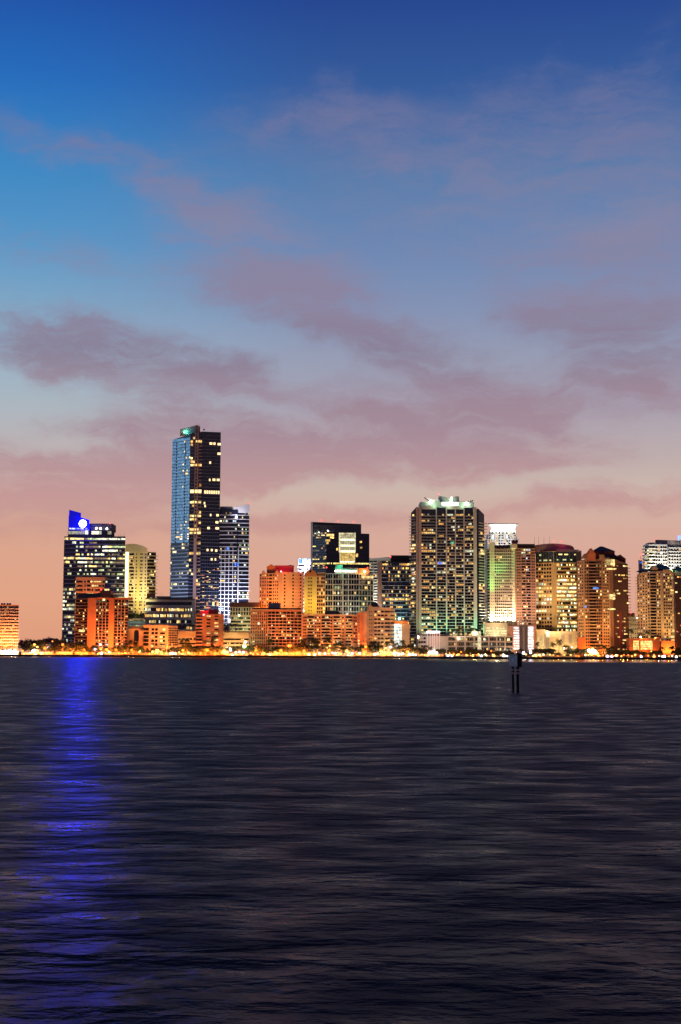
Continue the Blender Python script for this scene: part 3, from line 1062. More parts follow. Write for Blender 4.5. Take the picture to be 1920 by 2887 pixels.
# --- small garage with palms on its roof
b = Bld('parking_garage', 'small orange garage wall with roof palms between peach block and red block', 'garage', 500, 556, 1782, 1380)
b.box('wall', 500, 556, 0, 24, 1781, None, CREAM)
f = b.face((500, 0), (556, 0))
for y in (1799, 1812, 1824):
    f.box('opening', .5, f.W - .5, b.Z(y + 5), b.Z(y), .06, G_WARM, .1)
f.lit(3, b.Z(1830), b.Z(1796), 16, .3, [L_YEL, L_WARM], frac=.4, off=.4)
b.box('parapet', 500, 556, -.4, .4, 1779, 1783, CREAM)
b.lamp(528, 1840, -18, SOD, 13000, 1, (528, 1795, 0))
b.lamp(533, 1768, -4, (1, .85, .3), 500, .4)
b.done()

# --- red-orange mid block
b = Bld('apartment_block', 'glowing red orange block with a red lit rooftop below the tallest tower', 'apartment block', 552, 630, 1731, 1350)
b.prism('wall', [(552, 2), (571, 0), (618, 0), (630, 4), (630, 24), (552, 24)], 0, b.Z(1731), ORANGE)
f = b.face((571, 0), (618, 0))
g = b.face((552, 2), (571, 0))
h = b.face((618, 0), (630, 4))
zt = b.Z(1733)
n = 12
g.slabs(n, 0, zt, .8, .9, PEACH)
g.bands(n, 0, zt, .4, G_WARM, .5, g.W - .5, off=.4, name='balcony_opening')
f.punched(n, 0, zt, [f.U(588), f.U(610)], 3.6, .4, G_WARM, .62, [L_WARM, L_YEL, L_YEL], off=.35)
h.slabs(n, 0, zt, .6, .8, ORANGE)
b.box('penthouse', 563, 588, 4, 18, 1722, 1732, REDW)
b.box('roof_box', 587, 612, 6, 18, 1717, 1732, DKBROWN)
b.beacon(574, 1733, 'pink', .8, -.5)
b.beacon(586, 1713, 'red', .6, 3)
b.lamp(577, 1716, 1, (1, .03, .08), 900, .5)
for x in (560, 590, 618):
    b.lamp(x, 1838, -20, (1, .27, .06), 46000, 1, (x, 1780, 0))
b.done()

# --- long cream garage
b = Bld('parking_garage', 'long cream garage with lit open decks and a row of roof palms', 'garage', 626, 703, 1782, 1375)
b.box('wall', 626, 703, 0, 24, 1782, None, CREAM)
f = b.face((626, 0), (703, 0))
for y in (1800, 1811, 1822):
    f.box('deck_opening', .5, f.W - .5, b.Z(y + 5), b.Z(y), .06, G_WARM)
    f.lit(1, b.Z(y + 5), b.Z(y), 26, .55, [L_YEL, L_WHITE, L_YEL], frac=.7, off=.15)
b.box('parapet', 626, 703, -.4, .4, 1779.5, 1783, DKBROWN)
for x in (640, 665, 690):
    b.lamp(x, 1838, -18, (1, .55, .2), 7500, 1, (x, 1795, 0))
b.lamp(660, 1774, -4, (.6, 1, .3), 500, .4)
b.done()

# --- twin gabled sandy tower with crimson roof house
b = Bld('apartment_tower', 'sandy tower of small windows with scalloped parapets and a crimson lit roof house', 'apartment tower', 731, 855, 1612, 1450)
b.prism('wall', [(731, 3), (752, 0), (784, 0), (793, -2), (855, 2), (855, 30), (731, 30)], 0, b.Z(1616), PEACH, tops=[b.Z(1618), b.Z(1616), b.Z(1616), b.Z(1613), b.Z(1614), b.Z(1614), b.Z(1618)])
f = b.face((731, 3), (752, 0))
f2 = b.face((752, 0), (784, 0))
g = b.face((793, -2), (855, 2))
zt = b.Z(1617)
n = 24
f.punched(n, 0, zt, [f.U(734), f.U(741), f.U(747)], 1.1, .5, G_WARM, .2, [L_WARM, L_YEL])
f2.bands(n, 0, zt, .45, G_WARM, f2.U(758), f2.U(766), off=.3, name='balcony_opening')
f2.slabs(n, 0, zt, .9, .8, PEACH, f2.U(757), f2.U(767))
f2.punched(n, 0, zt, [f2.U(754), f2.U(771), f2.U(777), f2.U(782)], 1.0, .5, G_WARM, .14, [L_WARM, L_RED, L_YEL])
g.punched(n // 1, 0, zt, [g.U(802), g.U(826), g.U(847)], 1.7, .45, G_WARM, .06, [L_YEL, L_WHITE])
g.punched(n, 0, zt, [g.U(834), g.U(840)], .6, .2, G_WARM, .1)
for cx_ in (742, 780):
    b.arch('scalloped_gable', cx_ - 5, cx_ + 5, -.6, 1.2, 1618, 1608, PEACH)
b.box('roof_house', 774, 826, 4, 22, 1594, 1616, REDW)
b.gable('roof_gable', 751, 776, 3, 22, 1598, 1590.5, ORANGE)
b.box('roof_gable_wall', 751.3, 775.7, 3.2, 21, 1597, 1617, ORANGE)
b.hip('roof', 809, 826, 4, 22, 1594.3, 1591, SLATE)
b.beacon(791.5, 1611, 'pink', .8, -2.6)
b.beacon(847, 1612.5, 'pink', .8, -.5)
b.lamp(798, 1606, -6, (1, .02, .08), 1500, .5, (800, 1602, 4))
b.lamp(760, 1720, -28, SOD, 36000, 1.5, (758, 1650, 0), 150)
b.lamp(825, 1716, -32, (1, .46, .22), 30000, 1.5, (825, 1640, 0), 150)
b.done()

# --- glowing orange slab
b = Bld('apartment_block', 'broad orange slab with vertical ribs left and scattered lit windows right, on the waterfront', 'apartment block', 707, 850, 1716, 1345)
b.prism('wall', [(707, 1), (755, 0), (850, 3), (850, 24), (707, 24)], 0, b.Z(1720), ORANGE)
b.prism('cornice', [(705, -.5), (755, -1.6), (852, 1.8), (852, 25), (705, 25)], b.Z(1721.5), b.Z(1718), PEACH)
b.box('parapet', 710, 848, 4, 22, 1714, 1720, MAROON)
f = b.face((707, 1), (755, 0))
g = b.face((755, 0), (850, 3))
zt = b.Z(1724)
n = 14
f.piers([f.W * i / 8 for i in range(9)], .5, 0, zt, .8, PEACH, 'rib')
f.punched(n, 0, zt, [f.W * (i + .5) / 8 for i in range(8)], 1.0, .4, G_WARM, .08, [L_YEL])
f.one(727, 733, 1755, 1761, L_WHITE, .4)
g.slabs(n, 0, zt, .4, .8, PEACH, name='spandrel')
g.piers([g.W * i / 9 for i in range(10)], .35, 0, zt, .5, PEACH)
g.bands(n, 0, zt, .7, G_WARM, .3, g.W - .3, off=.25)
g.lit(n, 0, zt, 20, .22, [L_WARM, L_YEL, L_RED, L_RED, L_WHITE, L_DIM], frac=.5, off=.34, proud=.3, fill=.8, run=.3)
b.box('penthouse', 756, 789, 5, 20, 1700, 1715, SPAN)
for x, pw in ((720, 20000), (745, 20000), (775, 9000), (805, 9000), (832, 9000)):
    b.lamp(x, 1840, -18, (1, .33, .03) if x < 750 else (1, .26, .06), pw * 1.25, 1, (x, 1775, 0))
b.done()

# --- yellow gabled tower
b = Bld('apartment_tower', 'mustard yellow round-gabled tower beside the grey grid condo', 'apartment tower', 857, 916, 1613, 1425)
b.box('wall', 857, 893, 0, 26, 1622, None, YELLOW)
b.arch('gable', 858, 892.5, -.3, 6, 1622.5, 1606, ORANGE)
b.box('wing', 893.2, 916, .6, 24, 1614, None, PEACH)
f = b.face((857, 0), (893, 0))
g = b.face((893, .6), (916, .6))
zt = b.Z(1625)
f.punched(22, 0, zt, [f.U(869), f.U(873.5), f.U(878)], .8, .42, G_WARM, .12, [L_YEL])
g.punched(22, 0, b.Z(1616), [g.W * (i + .5) / 4 for i in range(4)], 1.5, .62, G_WARM, .2, [L_WARM, L_YEL])
f.box('gable_window', f.U(872), f.U(877), b.Z(1614), b.Z(1608), .5, G_DARK)
b.lamp(875, 1732, -22, (1, .62, .06), 26000, 1.2, (875, 1660, 0), 140)
b.lamp(903, 1732, -22, (1, .55, .16), 16000, 1.2, (903, 1650, 0), 130)
b.done()

# --- grey grid condo
b = Bld('condo_tower', 'grey gridded condo of dark windows with a teal roof structure and bright roof lights', 'condo tower', 917, 1050, 1614, 1425)
b.prism('wall', [(917, 0), (1012, 0), (1052, 8), (1052, 28), (917, 28)], 0, b.Z(1616), PALE)
f = b.face((917, 0), (1012, 0))
g = b.face((1012, 0), (1052, 8))
zt = b.Z(1618)
n = 15
f.bands(n, 0, zt, .78, G_DARK, .3, f.W - .3, off=.16)
g.bands(n, 0, zt, .78, G_GREEN, .3, g.W - .3, off=.16)
f.slabs(n, 0, zt, .5, .5, PALE)
g.slabs(n, 0, zt, .8, .5, PALE, 0, g.W + 1)
f.piers([f.W * i / 13 for i in range(14)], .35, 0, zt, .42, PALE, 'mullion')
f.piers([f.U(p) for p in (938, 966, 982)], 1.1, 0, zt, .7, PALE)
g.piers([g.W * i / 5 for i in range(5)], .4, 0, zt, .6, PALE, 'mullion')
f.lit(n, 0, zt, 22, .12, [L_YEL, L_WARM, L_WHITE, L_GRN, L_DIM], frac=.55, off=.25)
g.lit(n, 0, zt, 8, .2, [L_YEL, L_YEL, L_DIM], frac=.55, off=.25, rows={14: .6, 13: .6})
b.box('penthouse', 944, 1010, 4, 20, 1601, 1616, PALE)
b.box('roof_house', 945, 966, 2, 12, 1592, 1604, TEAL)
b.prism('roof_canopy', [(966, 2), (1009, 2), (1009, 10), (966, 10)], b.Z(1607), 0, TEAL, tops=[b.Z(1603.5), b.Z(1605.5), b.Z(1605.5), b.Z(1603.5)])
for x in (945, 951, 958, 967, 972, 978, 983, 987, 992, 997, 1002):
    b.beacon(x, 1610, 'white', .6, 1.5)
b.box('corner_turret', 1012, 1040, 3, 16, 1602, 1617, ORANGE)
b.beacon(1036, 1600, 'red', .6, 3)
b.beacon(920, 1600, 'red', .7, 3)
b.beacon(1028, 1611, 'white', 1.0, 1)
b.lamp(1026, 1612, -3, (1, .35, .05), 3000, .6)
b.lamp(960, 1603, -4, (.2, 1, .6), 1600, .5)
b.lamp(980, 1732, -26, (1, .85, .6), 15000, 1.2, (980, 1670, 0), 140)
b.lamp(1035, 1735, -20, (.6, 1, .6), 7000, 1.0, (1030, 1700, 0), 140)
b.done()

# --- dark office with lit atrium
b = Bld('office_tower', 'dark louvred office tower with a tall glowing atrium near its top', 'office tower', 877, 1041, 1472, 1540)
b.prism('wall', [(877, 8), (920, 0), (1041, 2), (1041, 34), (877, 34)], 0, b.Z(1500), G_DARK, tops=[b.Z(1500), b.Z(1501), b.Z(1504), b.Z(1504), b.Z(1500)])
b.prism('upper_slab', [(879, 12), (883, 10), (1018, 10), (1018, 26), (879, 26)], b.Z(1506), 0, BLACK, tops=[b.Z(1469.5), b.Z(1469.5), b.Z(1475), b.Z(1475), b.Z(1469.5)])
b.prism('edge_fin', [(875.5, 7), (881, 6), (881, 9), (875.5, 12)], 0, 0, PALE, tops=[b.Z(1470), b.Z(1470), b.Z(1470), b.Z(1470)])
f = b.face((881, 7), (920, 0))
g = b.face((920, 0), (1041, 2))
f.box('glass_curtain', f.W * .1, f.W, b.Z(1600), b.Z(1498), .3, G_GREEN)
f.slabs(18, b.Z(1610), b.Z(1500), .5, .6, SPAN, name='spandrel')
f.lit(18, b.Z(1610), b.Z(1500), 8, .25, [L_YEL, L_WARM, L_YEL, L_DIM], frac=.5, off=.3, proud=.4)
g.slabs(30, b.Z(1610), b.Z(1505), .3, .4, SLATE, name='louvre_line')
f2 = b.face((883, 10), (1018, 10))
f2.slabs(12, b.Z(1500), b.Z(1477), .3, .25, METAL, name='louvre_line')
for x0, x1, y0, y1, m in ((919, 941, 1505.5, 1512, L_YEL), (930, 941, 1513.5, 1518, L_YEL), (917, 930, 1521, 1527, L_YEL), (920, 926, 1529, 1534, L_WARM), (1014, 1020, 1525, 1530, L_WARM),
                          (1015, 1021, 1541, 1546, L_WARM), (948, 953, 1545, 1552, L_YEL), (913, 919, 1571, 1576, L_YEL), (1003, 1009, 1560, 1570, L_WARM)):
    (f if x0 < 919 else g).one(x0, x1, y0, y1, m, .5)
# atrium: bright floors, a lit frame and a darker amber lower hall
AT = glow('atrium_light', (1, .92, .55), 2.4)
AT2 = lit('atrium_hall', (1, .62, .16), (1, .72, .24), .7, 1.1)
AT3 = lit('atrium_mid', (1, .86, .45), (1, .9, .55), .9, 1.2)
g.box('atrium_glass', g.U(957), g.U(1001), b.Z(1585), b.Z(1502), .2, AT3)
g.box('atrium_hall', g.U(958), g.U(1000), b.Z(1585), b.Z(1557), .5, AT2)
for y0, y1 in ((1519, 1524), (1536, 1540), (1552, 1557)):
    g.box('atrium_floor', g.U(960), g.U(1001), b.Z(y1), b.Z(y0), .9, AT)
g.box('atrium_frame', g.U(955), g.U(958), b.Z(1557), b.Z(1501.5), 1.0, AT3)
g.box('atrium_frame', g.U(999.5), g.U(1002), b.Z(1557), b.Z(1501.5), 1.0, AT3)
for p in (962, 967, 972, 977, 982, 987, 992, 997):
    g.box('mullion', g.U(p), g.U(p) + .25, b.Z(1585), b.Z(1504), 1.1, METAL)
for p in (961, 968, 975, 982, 989, 996):
    b.beacon(p, 1584, 'white', .5, -.6)
GOLD = lit('gold_light_row', (1, .68, .15), (1, .8, .3), 1.2, 2.2)
for i in range(40):
    p = 921 + i * 3
    if b.rnd.random() < .86:
        g.box('light_row_lamp', g.U(p), g.U(p + 2.3), b.Z(1590.5), b.Z(1586.5), .6, GOLD)
for i in range(9):
    p = 883 + i * 4
    f.box('light_row_lamp', f.U(p), f.U(p + 2.8), b.Z(1591), b.Z(1587), .6, GOLD)
for x, y in ((905, 1467.5), (952, 1469.5), (996, 1471)):
    b.beacon(x, y, 'red', .7, 11)
b.beacon(924, 1497, 'white', .8, 2)
b.lamp(893, 1500, 2, (1, .9, .7), 700, .4)
b.done()

# --- white tower glimpsed between sandy tower and atrium tower
b = Bld('condo_tower', 'slim white tower with blue lit top glimpsed behind the sandy tower', 'condo tower', 840, 878, 1574, 1590)
b.box('wall', 840, 878, 0, 26, 1574, None, WHITE)
f = b.face((840, 0), (878, 0))
zt = b.Z(1590)
f.bands(26, 0, zt, .5, G_BLUE, .3, f.W * .45, off=.3)
f.slabs(26, 0, zt, 1.2, .7, WHITE, -.8, f.W * .5)
f.punched(26, 0, zt, [f.W * .7, f.W * .9], 1.6, .5, G_BLUE, .2, [L_WHITE, L_YEL])
f.box('glass_top', f.U(842), f.U(852), b.Z(1588), b.Z(1576), .2, L_BLUE)
f.box('glass_top', f.U(852.5), f.U(876), b.Z(1580), b.Z(1575), .3, L_COOL)
b.lamp(856, 1600, -14, (.8, .82, 1), 26000, 1, (860, 1590, 0))
b.lamp(856, 1720, -14, (1, .9, .8), 30000, 1, (860, 1660, 0))
b.done()

# --- balconied peach apartments on the waterfront
b = Bld('apartment_block', 'long peach apartment block with stacked shallow balconies facing the bay', 'apartment block', 851, 1010, 1733, 1345)
b.prism('wall', [(851, 0), (1010, 0), (1010, 22), (851, 22)], 0, b.Z(1733), PEACH)
b.box('parapet', 850, 1011, -.5, .6, 1732, 1736, CREAM)
f = b.face((851, 0), (1010, 0))
zt = b.Z(1737)
n = 13
for p0, p1 in ((866, 886), (906, 931), (940, 962), (974, 994)):
    f.bands(n, 0, zt, .5, G_WARM, f.U(p0) + .3, f.U(p1) - .3, off=.42, name='balcony_opening')
    f.slabs(n, 0, zt, 1.5, 1.0, CREAM, f.U(p0), f.U(p1))
    f.lit(n, 0, zt, 5, .34, [L_WARM, L_YEL, L_YEL, L_DIM, L_WHITE], f.U(p0), f.U(p1), frac=.42, off=.45)
f.punched(n, 0, zt, [f.U(p) for p in (857, 862, 890, 896, 901, 934, 967, 999, 1004)], 1.3, .45, G_WARM, .2, WARMS)
b.box('penthouse', 916, 948, 5, 18, 1721, 1734, DKCONC)
b.box('roof_drum', 946, 955, 6, 16, 1723, 1734, SLATE)
for x in (865, 895, 925, 955, 985):
    b.lamp(x, 1841, -22, (1, .42, .13), 11500, 1, (x, 1785, 0))
b.done()

# --- peach wall slabs
b = Bld('stair_tower', 'narrow blank peach stair tower with a column of lit landing windows', 'stair tower', 1008, 1034, 1724, 1340)
b.box('wall', 1008, 1022, 0, 16, 1726, None, ORANGE)
b.box('end_wall', 1022.2, 1034, 1, 18, 1724, None, PEACH)
f = b.face((1008, 0), (1022, 0))
for i in range(11):
    f.one(1000 + 10, 1013.5, 1735 + i * 8.6, 1739.5 + i * 8.6, L_YEL if i > 5 else L_DIM, .15, 'landing_window')
b.lamp(1022, 1840, -14, SOD, 9000, .7, (1022, 1785, 0))
b.done()

# --- beige block with black hip roof
b = Bld('apartment_block', 'beige block with a black hipped roof turret and rows of curved balconies', 'apartment block', 1034, 1113, 1713, 1348)
b.prism('wall', [(1034, 0), (1100, 0), (1113, 6), (1113, 24), (1034, 24)], 0, b.Z(1715), BEIGE)
f = b.face((1034, 0), (1100, 0))
g = b.face((1100, 0), (1113, 6))
zt = b.Z(1720)
n = 12
f.slabs(n, 0, zt, .9, 1.1, CREAM, f.U(1054), f.W + .3)
g.slabs(n, 0, zt, .9, 1.1, CREAM, 0, g.W + .5)
f.punched(n, 0, zt, [f.U(p) for p in (1059, 1068.5, 1078, 1089, 1096)], 2.2, .4, G_WARM, .16, [L_YEL, L_WARM], off=.42)
f.punched(n, 0, zt, [f.U(p) for p in (1042, 1048)], .7, .3, G_WARM, .05, off=.4)
g.bands(n, 0, zt, .4, G_WARM, .3, g.W - .3, off=.44, name='balcony_opening')
b.box('turret', 1040, 1066, -1.2, 14, 1711, 1722, BEIGE)
b.gable('turret_gable', 1036.5, 1050, -1.6, 3, 1711, 1703, BEIGE)
b.hip('roof', 1041, 1069, -.5, 15, 1711.5, 1696, SLATE, .25)
b.box('parapet', 1066, 1101, -.5, .6, 1713, 1717, CREAM)
f.one(1057, 1062, 1729, 1734, L_YEL, .3)
f.one(1056, 1062, 1760, 1765, L_YEL, .3)
for x in (1050, 1085):
    b.lamp(x, 1838, -20, (1, .62, .26), 9500, 1, (x, 1780, 0))
b.done()

# --- grey striped tower behind
b = Bld('condo_tower', 'grey white striped tower standing behind the pink-edged glass office', 'condo tower', 1041, 1104, 1572, 1600)
b.box('wall', 1041, 1104, 0, 26, 1574, None, PALE)
f = b.face((1041, 0), (1104, 0))
zt = b.Z(1580)
f.bands(34, 0, zt, .48, G_GREEN, .4, f.W - .4, off=.3)
f.slabs(34, 0, zt, .8, .8, WHITE, 0, f.W)
f.piers([f.U(1052)], 1.0, 0, zt, 1.0, PALE)
f.lit(34, 0, zt, 12, .14, [L_GRN, L_YEL, L_DIM], frac=.45)
b.prism('roof_canopy', [(1041, -1), (1100, -1), (1100, 20), (1041, 20)], b.Z(1577), 0, WHITE, tops=[b.Z(1575), b.Z(1570), b.Z(1570), b.Z(1575)])
b.lamp(1055, 1700, -26, (1, .92, .75), 46000, 1, (1060, 1640, 0))
b.done()

# --- glass office with pink left edge
b = Bld('office_tower', 'dark glass office with pink granite left edge and a black roof box', 'office tower', 1064, 1166, 1584, 1452)
b.prism('wall', [(1064, 0), (1166, 0), (1166, 28), (1064, 28)], 0, b.Z(1584), G_BLUE)
f = b.face((1064, 0), (1166, 0))
f.box('granite_edge', 0, f.U(1076), 0, b.Z(1583), .5, PINK)
zt = b.Z(1586)
n = 24
f.slabs(n, 0, zt, .6, .45, LSPAN, f.U(1076), f.W, name='spandrel')
f.piers([f.U(p) for p in (1095, 1113, 1130, 1148)], .4, 0, zt, .5, BLACK, 'mullion')
rows = {23: .7, 22: .3, 20: .6, 19: .5, 14: 1, 13: .5, 12: .5, 9: .3, 8: .7, 7: .5}
f.lit(n, 0, zt, 20, .2, [L_YEL, L_WARM, L_YEL, L_DIM], f.U(1077), f.W, rows=rows, frac=.55, off=.28, proud=.25)
b.box('roof_box', 1102, 1166, 4, 22, 1565.5, 1584, BLACK)
b.beacon(1101, 1570, 'red', .7, 3)
b.lamp(1071, 1742, -20, (1, .6, .4), 20000, 1, (1071, 1680, 0))
b.lamp(1130, 1742, -14, (.45, 1, .8), 9000, 1, (1130, 1700, 0))
b.done()

# --- glowing glass lobby with orange roof
b = Bld('lobby_building', 'tall glowing white glass lobby under an orange roof edge with a brown side wall', 'lobby', 1112, 1155, 1752, 1350)
b.box('wall', 1133, 1155, 0, 16, 1758, None, BEIGE)
b.box('roof', 1110, 1150, -1, 17, 1751, 1757.5, ORANGE)
LOB = lit('lobby_glass', (1, .96, .84), (.92, 1, .9), 1.6, 2.0)
b.box('glass_hall', 1112, 1132.5, .3, 14, 1759, None, LOB)
f = b.face((1112, .3), (1132.5, .3))
for p in (1116, 1120.5, 1125, 1129):
    f.box('mullion', f.U(p), f.U(p) + .35, 0, b.Z(1759), .3, METAL)
for y in (1768, 1777, 1786, 1796, 1806):
    f.box('transom', 0, f.W, b.Z(y + .9), b.Z(y), .25, METAL)
b.lamp(1130, 1749, -5, (1, .45, .08), 1500, .5)
b.lamp(1144, 1842, -14, (1, .6, .25), 4000, .7, (1144, 1790, 0))
b.done()

# --- big condo tower with winged crown
b = Bld('condo_tower', 'broad dark condo tower with pale vertical piers and a green lit winged crown', 'condo tower', 1157, 1366, 1430, 1392)
b.prism('wall', [(1159, 8), (1172, 0), (1336, 0), (1350, 0), (1366, 8), (1366, 40), (1159, 40)], 0, 0, G_DARK,
        tops=[b.Z(1444), b.Z(1432), b.Z(1432), b.Z(1434), b.Z(1448), b.Z(1448), b.Z(1444)])
f = b.face((1159, 8), (1172, 0))
c = b.face((1172, 0), (1350, 0))
h = b.face((1350, 0), (1366, 8))
zt = b.Z(1447)
n = 47
c.slabs(n, 0, zt, .9, .42, PALE, c.U(1187), c.U(1336))
f.slabs(n, 0, b.Z(1448), 1.5, .55, PALE, -1.6, f.W)
h.slabs(n, 0, b.Z(1466), 1.5, .5, PALE, 0, h.W + 3.4)
PKP = mat('pink_beige_pier', (.42, .33, .29), .7)
for p0, p1, yt, pr in ((1173, 1178, 1430, 1.4), (1179.5, 1188, 1430, 1.8), (1229, 1232, 1430, 1.2), (1257, 1260.5, 1426, 1.4), (1283, 1285.5, 1428, 1.3), (1307, 1310, 1426, 1.4), (1335, 1344, 1430, 1.9)):
    c.box('pier', c.U(p0), c.U(p1), 0, b.Z(yt), pr, PKP if p0 < 1190 else PALE)
for p in (1196, 1205, 1214, 1222, 1241, 1250, 1267, 1276, 1293, 1301, 1318, 1327):
    c.piers([c.U(p)], .25, 0, zt, .3, BLACK, 'mullion')
c.lit(n, 0, zt, 7, 0.230, APART, c.U(1188), c.U(1228), frac=.62, off=.22, proud=.35, run=.55, rows={43: .0, 42: 0, 40: .95, 36: .95, 34: .9, 31: .6, 30: .6, 22: .8, 14: .9, 12: .8, 9: .5, 7: .7})
c.lit(n, 0, zt, 5, 0.189, APART, c.U(1232), c.U(1257), frac=.6, off=.22, proud=.35, rows={30: .95, 27: .9, 18: .8, 22: .5, 44: .4})
c.lit(n, 0, zt, 4, 0.216, APART, c.U(1261), c.U(1283), frac=.6, off=.22, proud=.35, rows={46: 1, 36: .8, 34: .9, 31: .9, 28: .9, 18: .6})
c.lit(n, 0, zt, 4, 0.216, APART, c.U(1286), c.U(1307), frac=.6, off=.22, proud=.35, rows={46: 1, 33: .7, 29: .9, 26: .9})
c.lit(n, 0, zt, 5, 0.270, APART, c.U(1311), c.U(1335), frac=.6, off=.22, proud=.35, rows={42: .9, 38: .9, 34: .95, 30: .8, 27: .5})
f.lit(n, 0, b.Z(1448), 3, .2, APART, frac=.6, off=.25, proud=.3, rows={36: 1, 34: .9, 25: 1, 24: .8, 23: 1, 21: .7})
h.lit(n, 0, b.Z(1466), 3, .22, APART, frac=.6, off=.25, proud=.3)
c.one(1235, 1244, 1585, 1591, L_BLUE, .6)
c.one(1270, 1281, 1527, 1534, lit('lit_room_green', (.2, .9, .5), (.3, 1, .6), .5, .9), .6)
# crown
CR = mat('crown_wall', (.50, .52, .48), .7)
b.box('crown_wall', 1185, 1337, 3, 34, 1415, 1433, CR)
b.box('crown_parapet', 1190, 1231, -.6, 2.8, 1426, 1436, PALE)
b.box('crown_parapet', 1258, 1309, -.6, 2.8, 1426, 1436, PALE)
dr = MB()
nd = 18
xa, xb = b.X(1237, 8), b.X(1296, 8)
mx, rr = (xa + xb) / 2, (xb - xa) / 2
vv = []
for i in range(nd + 1):
    t = math.pi + math.pi * i / nd
    x, y = mx + rr * math.cos(t), 12 + 8 * math.sin(t)
    wob = .9 * math.sin(i / nd * 3 * math.pi)
    for dd in (0, 1.0):
        vv += [(x, y + dd, b.Z(1424)), (x, y + dd, b.Z(1399) + wob)]
ff = []
for i in range(nd):
    k = i * 4
    ff += [(k, k + 4, k + 5, k + 1), (k + 2, k + 3, k + 7, k + 6), (k + 1, k + 5, k + 7, k + 3), (k, k + 2, k + 6, k + 4)]
ff += [(0, 1, 3, 2), (nd * 4, nd * 4 + 2, nd * 4 + 3, nd * 4 + 1)]
b.poly('crown_drum', vv, ff, CR)
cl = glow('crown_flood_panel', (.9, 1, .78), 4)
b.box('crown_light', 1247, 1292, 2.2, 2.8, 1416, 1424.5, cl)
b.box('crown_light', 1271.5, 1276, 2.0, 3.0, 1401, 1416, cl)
for sgn, pts in ((-1, [(1197, 1400), (1210, 1405.5), (1224, 1408), (1240, 1408.5)]), (1, [(1335, 1407), (1322, 1410.5), (1308, 1413), (1294, 1413)])):
    V, Fc = [], []
    for i, (px, py) in enumerate(pts):
        th = (.25, .9, 2.4, 4.6)[i]
        for d in (4, 16):
            V += [(b.X(px, d), d, b.Z(py)), (b.X(px, d), d, b.Z(py) - th)]
    for i in range(3):
        k = i * 4
        Fc += [(k, k + 4, k + 6, k + 2), (k + 1, k + 3, k + 7, k + 5), (k, k + 1, k + 5, k + 4), (k + 2, k + 6, k + 7, k + 3)]
    Fc += [(0, 2, 3, 1), (12, 13, 15, 14)]
    b.poly('crown_wing', V, Fc, WHITE)
for x, y in ((1215, 1413.5), (1317, 1419)):
    b.beacon(x, y, 'white', 1.2, 2)
    b.lamp(x, y + 1, -1, (.75, 1, .7), 900, .5)
b.antenna(1237, 1400, 1393.5, 9)
b.beacon(1237, 1393, 'red', .6, 9)
b.lamp(1266, 1420, -4, (.7, 1, .65), 1500, .8)
b.lamp(1226, 1424, -3, (.5, 1, .6), 700, .5)
b.lamp(1306, 1424, -3, (.5, 1, .6), 700, .5)
for x, pw in ((1200, 11000), (1235, 19000), (1275, 12000), (1318, 9000), (1350, 15000)):
    b.lamp(x, 1795, -12, (.30, 1, .48), pw, .8, (x, 1700, 0), 120)
b.lamp(1178, 1800, -40, (1, .66, .50), 34000, 1.0, (1178, 1650, 0), 120)
b.lamp(1300, 1800, -60, (1, .76, .54), 62000, 1.5, (1300, 1560, 0), 120)
b.done()

# --- terrace houses on the podium before the winged condo
b = Bld('podium_terrace', 'long low terrace of glassy townhouses along the foot of the winged condo', 'terrace houses', 1178, 1446, 1793, 1352)
b.prism('wall', [(1178, 0), (1446, 0), (1446, 22), (1178, 22)], 0, b.Z(1793), PALE)
f = b.face((1178, 0), (1446, 0))
zt = b.Z(1795)
f.bands(4, 0, zt, .68, G_GREEN, f.U(1262), f.W - .3, off=.2)
f.slabs(4, 0, zt, .6, .5, PALE, f.U(1262), f.W)
f.piers([f.U(p) for p in (1262, 1286, 1311, 1337, 1355, 1378, 1400, 1424)], 1.5, 0, zt, .8, PALE)
f.piers([f.U(p) for p in (1268, 1274, 1280, 1293, 1299, 1305, 1318, 1324, 1331, 1362, 1370, 1385, 1393, 1408, 1416)], .2, 0, zt, .3, METAL, 'mullion')
f.lit(4, 0, zt, 44, .22, [L_YEL, L_WARM, L_GRN, L_DIM, L_DIM, L_WHITE], f.U(1263), f.W, frac=.5, off=.25)
f.box('stair_glass', f.U(1346), f.U(1356), 0, b.Z(1780), 1.2, lit('stair_glass_light', (1, .92, .55), (1, .85, .5), .8, 1.0))
f.punched(5, 0, zt, [f.U(p) for p in (1183, 1190, 1197)], 2.0, .5, G_WARM, .4, APART)
b.box('side_wing', 1240, 1260, -2, -.2, 1794, None, PALE)
b.box('roof_house', 1330, 1352, 4, 14, 1780, 1794, PALE)
for x in (1268, 1282, 1296, 1310, 1322):
    b.box('terrace_light', x, x + 7, 6, 6.5, 1787, 1791, L_YEL)
for x in (1300, 1340):
    b.lamp(x, 1784, 3, (1, .9, .45), 1500, .5)
for x in (1215, 1270, 1320, 1370, 1415):
    b.lamp(x, 1842, -18, (1, .82, .5), 1700, .8, (x, 1815, 0))
b.done()

